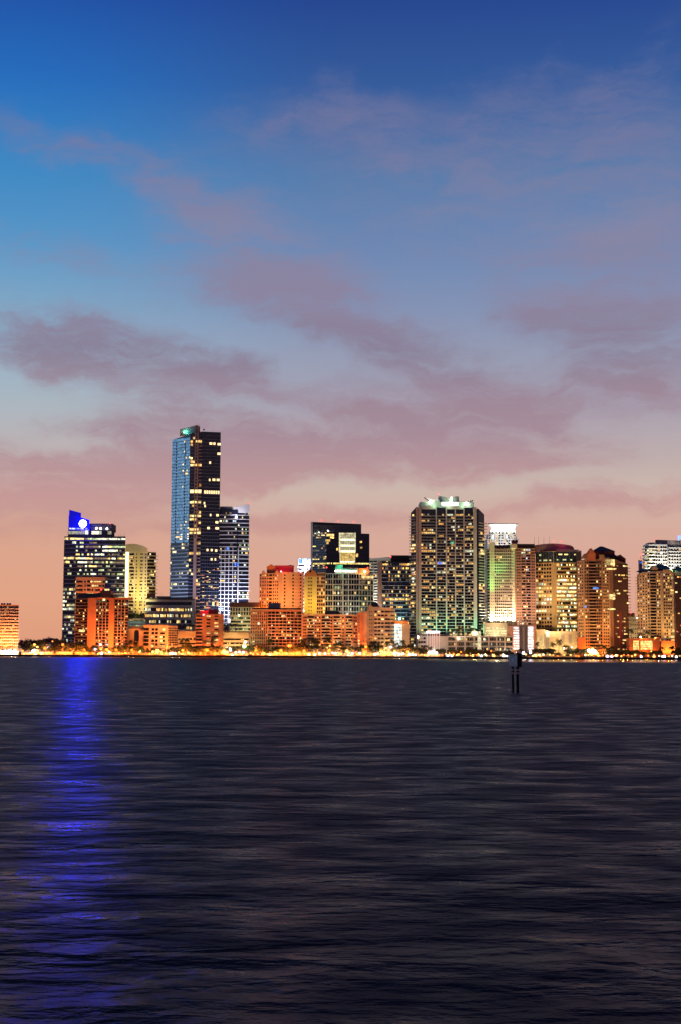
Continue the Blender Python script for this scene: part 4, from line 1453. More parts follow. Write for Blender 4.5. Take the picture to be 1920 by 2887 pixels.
# --- tall white colonnade
b = Bld('pavilion', 'tall white open pavilion of slim columns under a glowing round canopy', 'pavilion', 1203, 1241, 1779, 1338)
RING = glow('canopy_light', (1, .93, .98), 4)
c0 = MB().rings([(0, 0, 0, 6.1), (0, 0, 1.7, 6.1)], 20).build('canopy', RING, b.root)
c0.location = (b.X(1222, 5), 6.2, b.Z(1784.5, 5))
c0.scale = (1, .6, 1)
for p in (1205, 1213, 1220, 1225, 1232, 1239):
    for d in (3.5, 8.5):
        if d > 4 and p in (1213, 1232):
            continue
        cc = MB().rings([(0, 0, 0, .42), (0, 0, b.Z(1785), .34)], 8).build('column', WHITE, b.root)
        cc.location = (b.X(p, d), d, 0)
b.box('plinth', 1200, 1244, 2, 11, 1838, None, CREAM)
for x, d in ((1213, 0), (1230, 0), (1222, 6)):
    b.lamp(x, 1837, d, WHT, 700, .5)
b.done()

# --- white crown tower behind
b = Bld('condo_tower', 'white stepped tower with a blazing flared crown behind the green lit condo', 'condo tower', 1374, 1464, 1478, 1485)
b.box('wall', 1374, 1463, 2, 28, 1520, None, WHITE)
b.box('upper_storey', 1378, 1458, 3, 26, 1506, 1521, WHITE)
b.box('upper_storey', 1384, 1455, 4, 24, 1497, 1507, WHITE)
CB = glow('crown_drum_light', (1, .96, .80), 3.2)
V, Fc = [], []
for px0, px1, d0, d1, y in ((1384, 1454, 4, 24, 1498), (1387, 1452, 5, 23, 1487), (1385, 1455, 4, 24, 1478)):
    V += [(b.X(px0, d0), d0, b.Z(y)), (b.X(px1, d0), d0, b.Z(y)), (b.X(px1, d1), d1, b.Z(y)), (b.X(px0, d1), d1, b.Z(y))]
for k in (0, 4):
    Fc += [(k + i, k + (i + 1) % 4, k + 4 + (i + 1) % 4, k + 4 + i) for i in range(4)]
Fc += [(3, 2, 1, 0), (8, 9, 10, 11)]
b.poly('crown_drum', V, Fc, CB)
b.prism('crown_canopy', [(1377, -2), (1463, -2), (1459, 28), (1380, 28)], b.Z(1478.2), 0, WHITE, tops=[b.Z(1475.5), b.Z(1476.5), b.Z(1472.5), b.Z(1473)])
for i in range(14):
    b.beacon(1386 + i * 5.1, 1497.3, 'white', .45, 2.6)
f = b.face((1374, 2), (1463, 2))
n = 4
for z0, z1, p0, p1, fr in ((b.Z(1536), b.Z(1521), 1376, 1462, 2), ):
    f.punched(2, z0, z1, [f.U(p0 + (p1 - p0) * (i + .5) / 12) for i in range(12)], 1.8, .5, G_DARK, .3, [L_WARM, L_YEL])
u = b.face((1378, 3), (1458, 3))
u.punched(2, b.Z(1520), b.Z(1507), [u.W * (i + .5) / 9 for i in range(9)], 2.0, .6, G_DARK, .15, [L_WARM])
u2 = b.face((1384, 4), (1455, 4))
u2.punched(1, b.Z(1506), b.Z(1499), [u2.W * (i + .5) / 7 for i in range(7)], 2.2, .6, G_DARK, .1, [L_WARM])
for p in (1384, 1397, 1412, 1427, 1442, 1455):
    u.piers([u.U(p)], .9, b.Z(1522), b.Z(1500 if 1386 < p < 1452 else 1510), .9, WHITE)
    f.piers([f.U(p)], .9, b.Z(1540), b.Z(1516), .9, WHITE)
b.lamp(1400, 1506, -14, (1, .97, .9), 4500, 1, (1400, 1515, 0), 140)
b.lamp(1440, 1506, -14, (1, .97, .9), 4500, 1, (1440, 1515, 0), 140)
b.lamp(1420, 1540, -16, (1, .97, .9), 4500, 1, (1420, 1520, 0), 140)
b.done()

# --- green lit condo
b = Bld('condo_tower', 'balconied condo washed green above a blazing white floodlit base', 'condo tower', 1374, 1453, 1545, 1394)
b.prism('wall', [(1374, 6), (1381, 0), (1443, 0), (1453, -2), (1453, 24), (1374, 24)], 0, b.Z(1547), BEIGE)
f = b.face((1394, 0), (1443, 0))
zt = b.Z(1550)
n = 36
e = b.face((1374, 6), (1381, 0))
e.slabs(n, 0, zt, 1.3, .5, PALE, -2.4, e.W)
e.bands(n, 0, zt, .6, G_GREEN, 0, e.W, off=.25)
f.bands(n, 0, zt, .42, G_DARK, 0, f.W, off=.36)
f.slabs(n, 0, zt, 1.3, .38, PALE)
f.piers([f.W * i / 9 for i in range(10)], .5, 0, zt, 1.0, BEIGE)
f.lit(n, 0, zt, 9, .07, [L_YEL, L_WARM, L_GRN], frac=.5, off=.3, proud=.35)
p_ = b.face((1381, 0), (1394, 0))
p_.box('pier', 0, p_.W, 0, b.Z(1529), 2.2, BEIGE)
p_.punched(n, 0, zt, [p_.W * .32, p_.W * .68], .7, .25, G_WARM, .02, proud=2.3)
k = b.face((1443, 0), (1453, -2))
k.box('pier', 0, k.W, 0, b.Z(1547), .6, BEIGE)
k.punched(n, 0, zt, [k.W * .3, k.W * .7], .8, .3, G_WARM, .1, proud=.7)
for i in range(4):
    x = 1399 + i * 12
    b.prism('roof_rib', [(x, -.5), (x + 1.6, -.5), (x + 1.6, 12), (x, 12)], b.Z(1548), 0, BEIGE, tops=[b.Z(1546), b.Z(1546), b.Z(1537), b.Z(1537)])
b.box('roof_house', 1395, 1444, 4, 20, 1537, 1548, DKBROWN)
b.box('roof_house', 1447, 1461, 2, 10, 1522, 1534, REDW)
b.lamp(1452, 1536, -2, (1, .05, .12), 350, .4)
b.lamp(1372, 1690, -16, (.14, 1, .24), 52000, 1, (1400, 1590, 0), 80)
b.lamp(1404, 1620, -9, (.14, 1, .24), 8000, 1, (1412, 1570, 0), 120)
for x in (1376, 1387, 1399, 1412, 1425, 1438, 1449):
    b.lamp(x, 1751, -3.4, (1, .93, .62), 26000, .5, (x, 1700, .8), 150)
b.lamp(1420, 1755, -18, (1, .78, .5), 20000, 1, (1430, 1660, 0), 120)
b.done()

# --- brown slab beside it
b = Bld('condo_tower', 'rose brown condo slab with black roof cap beside the green washed condo', 'condo tower', 1443, 1510, 1535, 1388)
b.prism('wall', [(1453.5, 0), (1510, 0), (1510, 26), (1453.5, 26)], 0, b.Z(1545), BROWN)
b.box('roof_cap', 1459, 1509, 1.5, 22, 1533.5, 1545.2, BLACK)
b.box('parapet', 1443, 1459.2, -1.6, 10, 1533, 1546, BEIGE)
f = b.face((1453.5, 0), (1510, 0))
zt = b.Z(1547)
n = 38
f.slabs(n, 0, zt, .8, .45, PINK)
f.bands(n, 0, zt, .55, G_WARM, f.U(1471), f.U(1482), off=.28)
f.bands(n, 0, zt, .6, G_DARK, f.U(1484), f.U(1496), off=.26)
f.piers([f.U(1483), f.U(1470), f.U(1497)], .6, 0, zt, .9, BROWN)
f.punched(n, 0, zt, [f.U(p) for p in (1460, 1466, 1502, 1507)], .9, .35, G_WARM, .04, [L_WARM])
f.lit(n, 0, zt, 3, .3, [L_WARM, L_WARM, L_YEL, L_DIM, L_WHITE], f.U(1471), f.U(1482), frac=.55, rows={37: .9, 36: .95, 35: .9})
f.lit(n, 0, zt, 3, .3, [L_WARM, L_WARM, L_YEL, L_DIM, L_COOL], f.U(1484), f.U(1496), frac=.55, rows={37: .9, 36: .9})
b.lamp(1480, 1752, -26, (1, .62, .42), 52000, 1, (1480, 1660, 0), 130)
b.lamp(1500, 1752, -40, (1, .62, .42), 26000, 1, (1490, 1620, 0), 130)
b.done()

# --- cream podium with floodlit decks
b = Bld('parking_podium', 'cream podium with brilliantly lit open decks under the green washed condo', 'podium', 1366, 1431, 1758, 1376)
b.box('wall', 1366, 1431, 0, 14, 1758, None, CREAM)
f = b.face((1366, 0), (1431, 0))
DECK = glow('deck_light', (1, .84, .45), 2.2)
for y in (1769, 1776.5, 1784, 1791.5):
    f.box('lit_deck', .4, f.W - 1.0, b.Z(y + 3.6), b.Z(y), .2, lit('deck_glow', (1, .80, .40), (1, .88, .52), 1.0, 1.8))
b.box('parapet', 1366, 1431, -.5, .5, 1756, 1759, CREAM)
b.lamp(1400, 1745, -8, (1, .85, .5), 3500, .8)
b.lamp(1400, 1790, -10, (1, .8, .4), 3500, .8)
b.done()

# --- garage with white lit louvre columns
b = Bld('parking_garage', 'square garage with two ladders of white lit louvres either side of a dark panel', 'garage', 1431, 1511, 1765, 1352)
b.prism('wall', [(1431, 3), (1446, 0), (1511, 0), (1511, 20), (1431, 20)], 0, b.Z(1764), PEACH)
f = b.face((1446, 0), (1511, 0))
f.box('dark_panel', f.U(1464.5), f.U(1487.5), 0, b.Z(1763.5), .5, DKCONC)
f.box('panel_groove', f.U(1474), f.U(1475), 2, b.Z(1768), .6, PALE)
f.box('panel_groove', f.U(1477), f.U(1478), 2, b.Z(1768), .6, PALE)
LV = lit('louvre_light', (1, .92, .82), (.95, .9, 1), 1.6, 2.4)
for i in range(9):
    y = 1768 + i * 7.3
    f.box('lit_louvre', f.U(1448), f.U(1463.5), b.Z(y + 4.2), b.Z(y), .3, LV)
    f.box('lit_louvre', f.U(1488.5), f.U(1503.5), b.Z(y + 4.2), b.Z(y - 1), .3, LV)
b.lamp(1440, 1842, -14, (1, .5, .2), 6000, .8, (1440, 1800, 0))
b.lamp(1496, 1842, -16, (1, .6, .4), 3000, .8, (1500, 1800, 0))
b.done()

# --- yellow office with rounded corner
b = Bld('office_tower', 'golden office tower with gridded left face, rounded corner and curved roof cap', 'office tower', 1511, 1634, 1551, 1400)
pl = [(1511, 8), (1556, 0), (1562, -1), (1570, -1.4), (1625, 0), (1634, 6), (1634, 34), (1511, 34)]
b.prism('wall', pl, 0, b.Z(1554), GOLD_ST)
f = b.face((1511, 8), (1556, 0))
r = b.face((1556, 0), (1570, -1.4))
g = b.face((1570, -1.4), (1625, 0))
zt = b.Z(1556)
zg = b.Z(1586)
for q in (f, r, g):
    q.box('glass_storey', .1, q.W, zg, zt, .35, G_GREEN)
    q.piers([q.W * i / max(2, round(q.W / 3)) for i in range(1, max(2, round(q.W / 3)))], .25, zg, zt, .45, SPAN, 'mullion')
n = 18
zb = b.Z(1782)
f.punched(n, zb, zg - .5, [f.W * (i + .5) / 6 for i in range(6)], 1.9, .55, G_DARK, .14, OFFY, off=.25)
for row, pr in ((12, .8), (11, 1), (10, .6), (9, .95), (8, .9), (7, .8), (5, .8), (3, .6)):
    z, hh = f.zs(n, zb, zg - .5)[row]
    for i in range(6):
        if b.rnd.random() < pr:
            f.box('lit_window', f.W * (i + .5) / 6 - .95, f.W * (i + .5) / 6 + .95, z + hh * .25, z + hh * .8, .12, b.rnd.choice([L_YEL, L_YEL, L_WHITE, L_WARM] if row > 7 else [L_WHITE, L_YEL]), defer='lit_window')
r.punched(n, zb, zg - .5, [r.W * .25, r.W * .7], 1.2, .55, G_DARK, .5, OFFY, off=.25)
g.bands(n, zb, zg - .5, .62, G_DARK, .2, g.W, off=.24)
g.slabs(n, zb, zg - .5, .5, .9, GOLD_ST, name='spandrel')
rows = {17: .5, 16: .3, 15: .1, 14: .3, 13: .8, 12: .9, 11: .85, 10: .9, 9: .85, 8: 1, 7: .3, 6: .85, 5: .3, 4: .6, 3: .6, 2: .9, 1: .3, 0: .4}
g.lit(n, zb, zg - .5, 14, .5, OFFY, rows=rows, frac=.55, off=.26, proud=.3)
f.lit(2, zg, zt, 8, .3, [L_GRN, L_YEL], frac=.3, off=.3, proud=.6)
g.lit(2, zg, zt, 10, .3, [L_YEL, L_GRN, L_YEL], frac=.25, off=.4, proud=.6)
# curved roof cap
nc = 16
V, Fc = [], []
for i in range(nc + 1):
    t = i / nc
    px = 1509 + 111 * t
    top = 1541 - 10 * math.sin(math.pi * min(1, .12 + t * .82)) ** .8 if t < .97 else 1543
    for d in (6, 26):
        V += [(b.X(px, d), d, b.Z(1556)), (b.X(px, d), d, b.Z(top))]
for i in range(nc):
    k = i * 4
    Fc += [(k, k + 4, k + 5, k + 1), (k + 2, k + 3, k + 7, k + 6), (k + 1, k + 5, k + 7, k + 3), (k, k + 2, k + 6, k + 4)]
Fc += [(0, 1, 3, 2), (nc * 4, nc * 4 + 2, nc * 4 + 3, nc * 4 + 1)]
b.poly('roof_cap', V, Fc, mat('rose_roof_metal', (.20, .14, .15), .6))
b.box('parapet', 1570, 1634, 1, 2, 1549, 1556, PALE)
b.box('side_wing', 1634.2, 1641, 8, 30, 1552, None, PINK)
for x in (1507, 1519, 1534, 1550):
    b.antenna(x + 1, 1536, 1513, 10, r=.16)
for x in (1563, 1585):
    b.beacon(x, 1527, 'red', .7, 10)
b.lamp(1590, 1533, 0, (1, .05, .2), 500, .5)
b.lamp(1530, 1788, -22, (1, .78, .30), 44000, 1, (1535, 1690, 0), 140)
b.lamp(1595, 1788, -24, (1, .70, .28), 36000, 1, (1595, 1690, 0), 140)
b.lamp(1560, 1788, -45, (1, .70, .35), 30000, 1, (1560, 1640, 0), 140)
b.done()

b = Bld('office_podium', 'cream stone podium with tall lit panels at the foot of the golden office', 'podium', 1512, 1634, 1778, 1372)
b.box('wall', 1512, 1634, 0, 16, 1780, None, CREAM)
b.prism('slanted_panel', [(1538, -1.4), (1549, -1.4), (1549, -.1), (1538, -.1)], 0, 0, METAL, tops=[b.Z(1777), b.Z(1779), b.Z(1779), b.Z(1777)])
b.box('cornice', 1511, 1538, -1, 16.5, 1775, 1781, CREAM)
f = b.face((1512, 0), (1634, 0))
for p in (1516, 1523, 1530):
    f.box('tall_window', f.U(p), f.U(p + 3.4), b.Z(1826), b.Z(1794), .2, lit('tall_window_glow', (1, .86, .40), (1, .8, .4), .7, 1.0))
for p in (1582, 1603):
    f.box('screen_panel', f.U(p), f.U(p + 9), b.Z(1815), b.Z(1789), .4, CONC)
for y in (1788, 1798, 1808, 1818):
    f.box('string_course', f.U(1552), f.W, b.Z(y + 1), b.Z(y), .3, BEIGE)
for x in (1525, 1560, 1590, 1618):
    b.lamp(x, 1842, -18, (1, .66, .26), 9000, .8, (x, 1800, 0))
b.done()

# --- gabled brown tower
b = Bld('condo_tower', 'brown gabled condo tower with slate roofs, stacked bay balconies and a dark right side', 'condo tower', 1626, 1771, 1570, 1356)
b.prism('wall', [(1628, 6), (1648, 2), (1722, 0), (1729, 1), (1771, 10), (1771, 40), (1628, 40)], 0, 0, BROWN,
        tops=[b.Z(1582), b.Z(1578), b.Z(1574), b.Z(1574), b.Z(1588), b.Z(1588), b.Z(1582)])
a_ = b.face((1628, 6), (1648, 2))
c = b.face((1648, 2), (1722, 0))
d_ = b.face((1729, 1), (1771, 10))
n = 30
zt = b.Z(1582)
a_.box('facade', 0, a_.W, 0, b.Z(1581), .3, TAN)
a_.punched(n, 0, zt, [a_.W * .25, a_.W * .5, a_.W * .75], 1.0, .42, G_WARM, .16, [L_WARM, L_YEL], proud=.4)
a_.slabs(n, 0, zt, 1.4, .35, TAN, -1.4, .8)
# bay with balconies
for p0, p1, dep in ((1661, 1681, 2.2), ):
    c.bands(n, 0, zt, .55, G_WARM, c.U(p0), c.U(p1), off=.32, name='balcony_opening', proud=.2)
    c.slabs(n, 0, zt, dep, .62, TAN, c.U(p0), c.U(p1))
c.box('facade', c.U(1700), c.U(1720), 0, b.Z(1572), .5, TAN)
c.box('facade', c.U(1649), c.U(1656), 0, b.Z(1572), .5, TAN)
c.punched(n, 0, zt, [c.U(1703), c.U(1708.5), c.U(1714)], 1.1, .45, G_WARM, .18, [L_WARM, L_YEL, L_YEL], proud=.6)
c.punched(n, 0, zt, [c.U(1652), c.U(1657), c.U(1684), c.U(1689), c.U(1694)], 1.2, .55, G_WARM, .15, [L_WARM, L_YEL, L_YEL], proud=.6)
c.lit(n, 0, zt, 4, .2, [L_WARM, L_YEL, L_WHITE, L_WARM], c.U(1661), c.U(1681), frac=.5, off=.34)
c.slabs(n, 0, zt, 1.2, .4, BROWN, c.U(1716), c.W)
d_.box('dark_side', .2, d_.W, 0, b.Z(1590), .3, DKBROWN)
d_.slabs(n, 0, b.Z(1592), 1.6, .4, DKBROWN, d_.W - 1.5, d_.W + 2.2)
d_.piers([d_.W * .45], 3.0, 0, b.Z(1720), .8, mat('dark_red_wall', (.22, .05, .045), .8))
d_.lit(n, 0, b.Z(1590), 9, .12, [L_WARM, L_WARM, L_YEL], frac=.45, off=.3, proud=.6, rows={29: .5, 26: .5})
for p0, p1, y0, y1 in ((1707, 1734, 1577, 1584), (1707, 1734, 1586, 1593), (1711, 1734, 1602, 1606), (1713, 1734, 1676, 1682), (1715, 1734, 1684, 1690), (1708, 1734, 1715, 1719)):
    w_ = (p1 - p0) / 5
    for i in range(5):
        x = p0 + i * w_
        (c if x < 1720 else d_).one(x, x + w_ * .8, y0, y1, L_YEL, 1.0)
c.one(1672, 1687, 1656, 1661, L_BLUE, 2.6)
c.one(1648, 1653, 1708, 1714, L_BLUE, 1.0)
b.gable('gable', 1658, 1681, 0, 12, 1562, 1545, ORANGE)
b.box('gable_wall', 1658.3, 1680.7, .3, 12, 1561, 1580, ORANGE)
b.gable('gable', 1646, 1661, 2, 14, 1570, 1560, BROWN)
b.gable('gable', 1736, 1766, 10, 26, 1575, 1563, MAROON)
b.box('gable_wall', 1736.3, 1765.7, 10.3, 26, 1574, 1590, MAROON)
b.hip('roof', 1676, 1735, 3, 34, 1554, 1537, SLATE, .12)
b.box('roof_base', 1680, 1735, 4, 33, 1553.5, 1576, MAROON)
b.hip('roof', 1702, 1745, 1, 20, 1570, 1556, SLATE, .3)
b.box('parapet', 1692, 1706, -.6, 4, 1564, 1578, TAN)
b.box('plinth', 1628, 1664, 1.5, 6, 1797, None, ORANGE)
for x, pw in ((1636, 20000), (1670, 24000), (1708, 24000)):
    b.lamp(x, 1800, -26, (1, .50, .13), pw * .6, 1, (x, 1700, 0), 140)
b.lamp(1680, 1800, -62, (1, .50, .18), 20000, 1, (1685, 1620, 0), 120)
b.lamp(1752, 1815, -8, (1, .06, .06), 2200, .8, (1752, 1740, 2), 100)
for x in (1650, 1675, 1700):
    b.lamp(x, 1842, -12, SOD, 9000, .8, (x, 1810, 0))
b.done()

# --- small beige block in the gap
b = Bld('apartment_block', 'small plain beige block filling the gap right of the brown gabled tower', 'apartment block', 1772, 1800, 1732, 1440)
b.box('wall', 1770, 1800, 0, 22, 1738, None, BEIGE)
b.box('penthouse', 1772, 1790, 4, 16, 1728, 1738.5, PEACH)
f = b.face((1770, 0), (1800, 0))
f.punched(9, 0, b.Z(1742), [f.W * (i + .5) / 5 for i in range(5)], 1.0, .3, G_WARM, .1)
b.beacon(1779, 1728, 'red', .5, 3)
b.beacon(1798, 1742, 'white', .6, -1)
b.lamp(1785, 1800, -22, (1, .72, .35), 16000, 1, (1785, 1760, 0))
b.done()

# --- thin spire building
b = Bld('slim_tower', 'slim dark mast-topped tower with a blue lamp beside the white curved tower', 'tower', 1804, 1812, 1568, 1560)
b.box('wall', 1804, 1812, 0, 5, 1578, None, PINK)
b.antenna(1808, 1578, 1566, 2, r=.3)
f = b.face((1804, 0), (1812, 0))
f.slabs(12, b.Z(1640), b.Z(1579), .4, .8, SPAN)
f.one(1804.5, 1811.5, 1584, 1588, L_BLUE, .6)
f.one(1805, 1811, 1577, 1580, L_RED, .6)
b.beacon(1808, 1566, 'red', .6, 2)
b.done()

# --- white round tower back right
b = Bld('condo_tower', 'white rounded balcony tower rising behind the green roofed gables at right', 'condo tower', 1815, 1990, 1535, 1490)
pl = [(1815, 14), (1820, 6), (1832, 1), (1850, 0), (1883, 0), (1886, 3), (1990, 6), (1990, 40), (1815, 40)]
b.prism('wall', pl, 0, 0, WHITE, tops=[b.Z(1535)] * 5 + [b.Z(1542)] * 2 + [b.Z(1542), b.Z(1535)])
n = 34
zt = b.Z(1538)
e = b.face((1815, 14), (1820, 6))
e2 = b.face((1820, 6), (1832, 1))
f = b.face((1832, 1), (1850, 0))
g = b.face((1850, 0), (1883, 0))
h = b.face((1886, 3), (1990, 6))
for q in (e, e2, f):
    q.slabs(n, 0, zt, 1.3, .7, WHITE, -.2, q.W + .2)
    q.bands(n, 0, zt, .48, G_WARM, 0, q.W, off=.36)
    q.lit(n, 0, zt, max(2, int(q.W / 2.2)), .3, [L_YEL, L_GRN, L_WARM, L_WHITE], frac=.45, off=.36)
g.punched(n, 0, zt, [g.W * (i + .5) / 5 for i in range(5)], 1.8, .5, G_WARM, .25, [L_YEL, L_WHITE, L_GRN, L_WARM])
g.slabs(n, 0, zt, .7, .35, WHITE)
h.slabs(n, 0, b.Z(1545), 1.0, .5, WHITE)
h.punched(n, 0, b.Z(1545), [h.W * (i + .5) / 14 for i in range(14)], 1.8, .5, G_WARM, .2, [L_YEL, L_WHITE, L_COOL, L_WARM])
b.prism('roof_screen', [(1850, 4), (1990, 8), (1990, 28), (1850, 24)], b.Z(1540), 0, mat('mauve_roof_screen', (.40, .32, .33), .7), tops=[b.Z(1521), b.Z(1524), b.Z(1524), b.Z(1521)])
k = b.face((1900, 4.6), (1990, 8))
for i in range(5):
    for y in (1527, 1532, 1537):
        k.box('screen_opening', k.U(1903 + i * 6), k.U(1906 + i * 6), b.Z(y + 2.4), b.Z(y), .3, CONC)
b.box('roof_house', 1831, 1851, 4, 20, 1530, 1536, BEIGE)
BS = glow('blue_neon_sign', (.05, .18, 1), 5)
# part of a blue rooftop sign shows at the frame's edge: an angular stroke
mb = MB()
x0, x1 = b.X(1914.5, 6), b.X(1919, 6)
zs_ = [b.Z(y, 6) for y in (1510.5, 1523.5, 1517)]
mb.box(x0, x0 + .7, 5.6, 6.2, zs_[1], zs_[0]).box(x0 + .72, x1 + 4, 5.6, 6.2, zs_[0] - .8, zs_[0]).box(x0 + .72, x1 + 4, 5.6, 6.2, zs_[2] - .4, zs_[2] + .4)
mb.build('roof_sign', BS, b.root)
b.beacon(1852, 1519.5, 'red', .7, 6)
b.beacon(1812.5, 1561, 'red', .6, 8)
b.lamp(1840, 1640, -22, (1, .95, .78), 60000, 1, (1850, 1570, 0), 150)
b.lamp(1900, 1640, -22, (1, .95, .78), 50000, 1, (1900, 1570, 0), 150)
b.done()

# --- green roofed gabled condo
b = Bld('condo_tower', 'sandy gabled condo tower with dark green hip roofs at the right edge', 'condo tower', 1795, 1985, 1610, 1362)
b.prism('wall', [(1797, 8), (1826, 2), (1900, 0), (1904, 2), (1985, 14), (1985, 40), (1797, 40)], 0, 0, BEIGE,
        tops=[b.Z(1618), b.Z(1612), b.Z(1608), b.Z(1608), b.Z(1622), b.Z(1622), b.Z(1618)])
a_ = b.face((1797, 8), (1826, 2))
c = b.face((1826, 2), (1900, 0))
d_ = b.face((1904, 2), (1985, 14))
n = 27
zt = b.Z(1616)
a_.punched(n, 0, b.Z(1620), [a_.W * (i + .5) / 4 for i in range(4)], 1.1, .45, G_WARM, .2, [L_YEL, L_WARM, L_WHITE])
a_.slabs(n, 0, b.Z(1620), 1.5, .35, BEIGE, -1.6, .8)
c.bands(n, 0, zt, .55, G_WARM, c.U(1834), c.U(1850), off=.32, name='balcony_opening', proud=.2)
c.slabs(n, 0, zt, 2.2, .6, BEIGE, c.U(1834), c.U(1852))
c.punched(n, 0, zt, [c.U(p) for p in (1829, 1855, 1860, 1874, 1880, 1886, 1892)], 1.2, .5, G_WARM, .3, [L_YEL, L_WARM, L_WHITE, L_YEL], proud=.3)
c.lit(n, 0, zt, 3, .35, [L_YEL, L_WARM, L_YEL], c.U(1834), c.U(1851), frac=.5, off=.34)
c.lit(n, 0, zt, 1, .6, [L_YEL, L_WARM], c.W - 2.6, c.W, frac=.6, off=.25, proud=.5)
c.piers([c.U(1866)], 2.2, 0, zt, .9, BEIGE)
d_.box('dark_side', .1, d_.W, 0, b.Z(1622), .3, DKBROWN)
d_.lit(n, 0, b.Z(1622), 14, .14, [L_WARM, L_RED, L_YEL], frac=.45, off=.3, proud=.6)
b.gable('gable', 1839, 1857, 0, 12, 1603, 1594, BEIGE)
b.hip('roof', 1846, 1896, 4, 34, 1604, 1587, GREENROOF, .12)
b.hip('roof', 1807, 1833, 4, 24, 1610, 1603, SLATE, .35)
b.hip('roof', 1897, 1945, 8, 34, 1612, 1596, GREENROOF, .2)
b.box('roof_base', 1850, 1893, 5, 33, 1603.5, 1612, SLATE)
b.box('roof_base', 1900, 1942, 9, 33, 1611.5, 1620, DKBROWN)
b.box('parapet', 1872, 1897, -.6, 4, 1606, 1612, BEIGE)
b.beacon(1893, 1605, 'white', .7, 1)
b.lamp(1899, 1606, 0, (.2, 1, .55), 1600, .5)
b.box('plinth', 1862, 1901, -1.2, 1, 1806, None, PEACH)
for x, pw in ((1808, 24000), (1845, 26000), (1885, 24000)):
    b.lamp(x, 1800, -24, (1, .60, .16), pw * .62, 1, (x, 1710, 0), 140)
b.lamp(1850, 1800, -55, (1, .62, .24), 18000, 1, (1850, 1660, 0), 120)
for x in (1875, 1895):
    b.lamp(x, 1842, -12, SOD, 7000, .8, (x, 1815, 0))
b.done()

# --- brick clubhouse
b = Bld('clubhouse', 'low glowing orange brick clubhouse with large lit windows before the gap', 'clubhouse', 1773, 1861, 1800, 1348)
BRICK = mat('orange_brick', (.42, .16, .08), .85, vary=.3, vscale=.6)
b.box('wall', 1773, 1861, 0, 12, 1803, None, BRICK)
b.box('parapet', 1772, 1850, -.4, 12.4, 1800, 1803.3, ORANGE)
b.box('turret', 1848, 1861, -.8, 9, 1795, None, BRICK)
b.hip('roof', 1846, 1862, -.8, 9, 1796, 1790, SLATE, .4)
CLUB = lit('club_room_light', (1, .55, .12), (1, .7, .25), 1.6, 2.6)
f = b.face((1773, 0), (1848, 0))
for c0_, nn in ((1785, 4), (1806, 8)):
    for i in range(nn):
        for j in range(4):
            f.box('lit_window', f.U(c0_ + i * 4.2), f.U(c0_ + i * 4.2 + 3.4), b.Z(1812 + j * 6.5), b.Z(1806.5 + j * 6.5), .2, CLUB)
b.beacon(1806, 1796, 'white', .6, -1)
for x in (1785, 1815, 1845):
    b.lamp(x, 1842, -10, SOD, 2600, .6, (x, 1820, 0))
b.lamp(1820, 1797, -3, (1, .5, .08), 600, .4)
b.done()
# ------------------------------------------------------------------ waterfront: trees, lamps, railings, channel markers
ANCHORS = [(-60, 56, 'the balconied block at the left edge'), (56, 178, 'the gap left of the blue crowned tower'), (178, 362, 'the condo with two orange pillars'), (362, 404, 'the low salmon building'),
           (404, 501, 'the honeycomb-balconied peach block'), (501, 553, 'the small orange garage'), (553, 629, 'the glowing red orange block'), (629, 704, 'the long cream garage'),
           (704, 851, 'the broad orange ribbed slab'), (851, 1009, 'the long peach apartment block'), (1009, 1034, 'the blank peach stair tower'), (1034, 1111, 'the beige block with black hipped roof'),
           (1111, 1157, 'the glowing glass lobby'), (1157, 1250, 'the white colonnade pavilion'), (1250, 1368, 'the terrace below the winged condo'), (1368, 1440, 'the cream podium with lit decks'),
           (1440, 1512, 'the garage with lit louvres'), (1512, 1630, 'the golden office podium'), (1630, 1772, 'the brown gabled tower'), (1772, 1862, 'the brick clubhouse'), (1862, 2000, 'the green roofed tower')]


def anchor(px):
    for a, b_, t in ANCHORS:
        if a <= px < b_:
            return t
    return ANCHORS[-1][2]


ORD = ['leftmost', 'second from left', 'third from left', 'fourth from left', 'fifth from left', 'sixth from left', 'seventh from left', 'eighth from left', 'ninth from left', 'tenth from left', 'eleventh from left', 'twelfth from left', 'thirteenth from left', 'fourteenth from left', 'fifteenth from left', 'sixteenth from left', 'seventeenth from left', 'eighteenth from left', 'nineteenth from left', 'twentieth from left']
pending = []


def want(o, px, phrase, cat, group, where=None, prep='before'):
    pending.append((o, px, phrase, cat, group, where or anchor(px), prep))


def label_all():
    by = {}
    for r in pending:
        by.setdefault((r[2], r[5]), []).append(r)
    for (ph, wh), rs in by.items():
        rs.sort(key=lambda r: r[1])
        for i, (o, px, phrase, cat, group, where, prep) in enumerate(rs):
            if len(rs) == 1:
                t = f'{phrase} {prep} {where}'
            elif i == len(rs) - 1:
                t = f'{phrase} {prep} {where}, rightmost there'
            else:
                t = f'{phrase} {prep} {where}, {ORD[i]}'
            tag(o, t, cat, group)


LEAF = {}


def leaf_mat(name, base):
    m = mat(name, base, .75, vary=.55, vscale=.7, spec=.25)
    m.node_tree.nodes['Principled BSDF'].inputs['Subsurface Weight'].default_value = 0
    return m


LF_DARK = leaf_mat('dark_leaves', (.024, .024, .012))
LF_MID = leaf_mat('mid_leaves', (.034, .036, .015))
LF_PALM = leaf_mat('palm_leaves', (.028, .036, .013))
BARK = mat('grey_bark', (.14, .105, .08), .9, vary=.35, vscale=1.0)


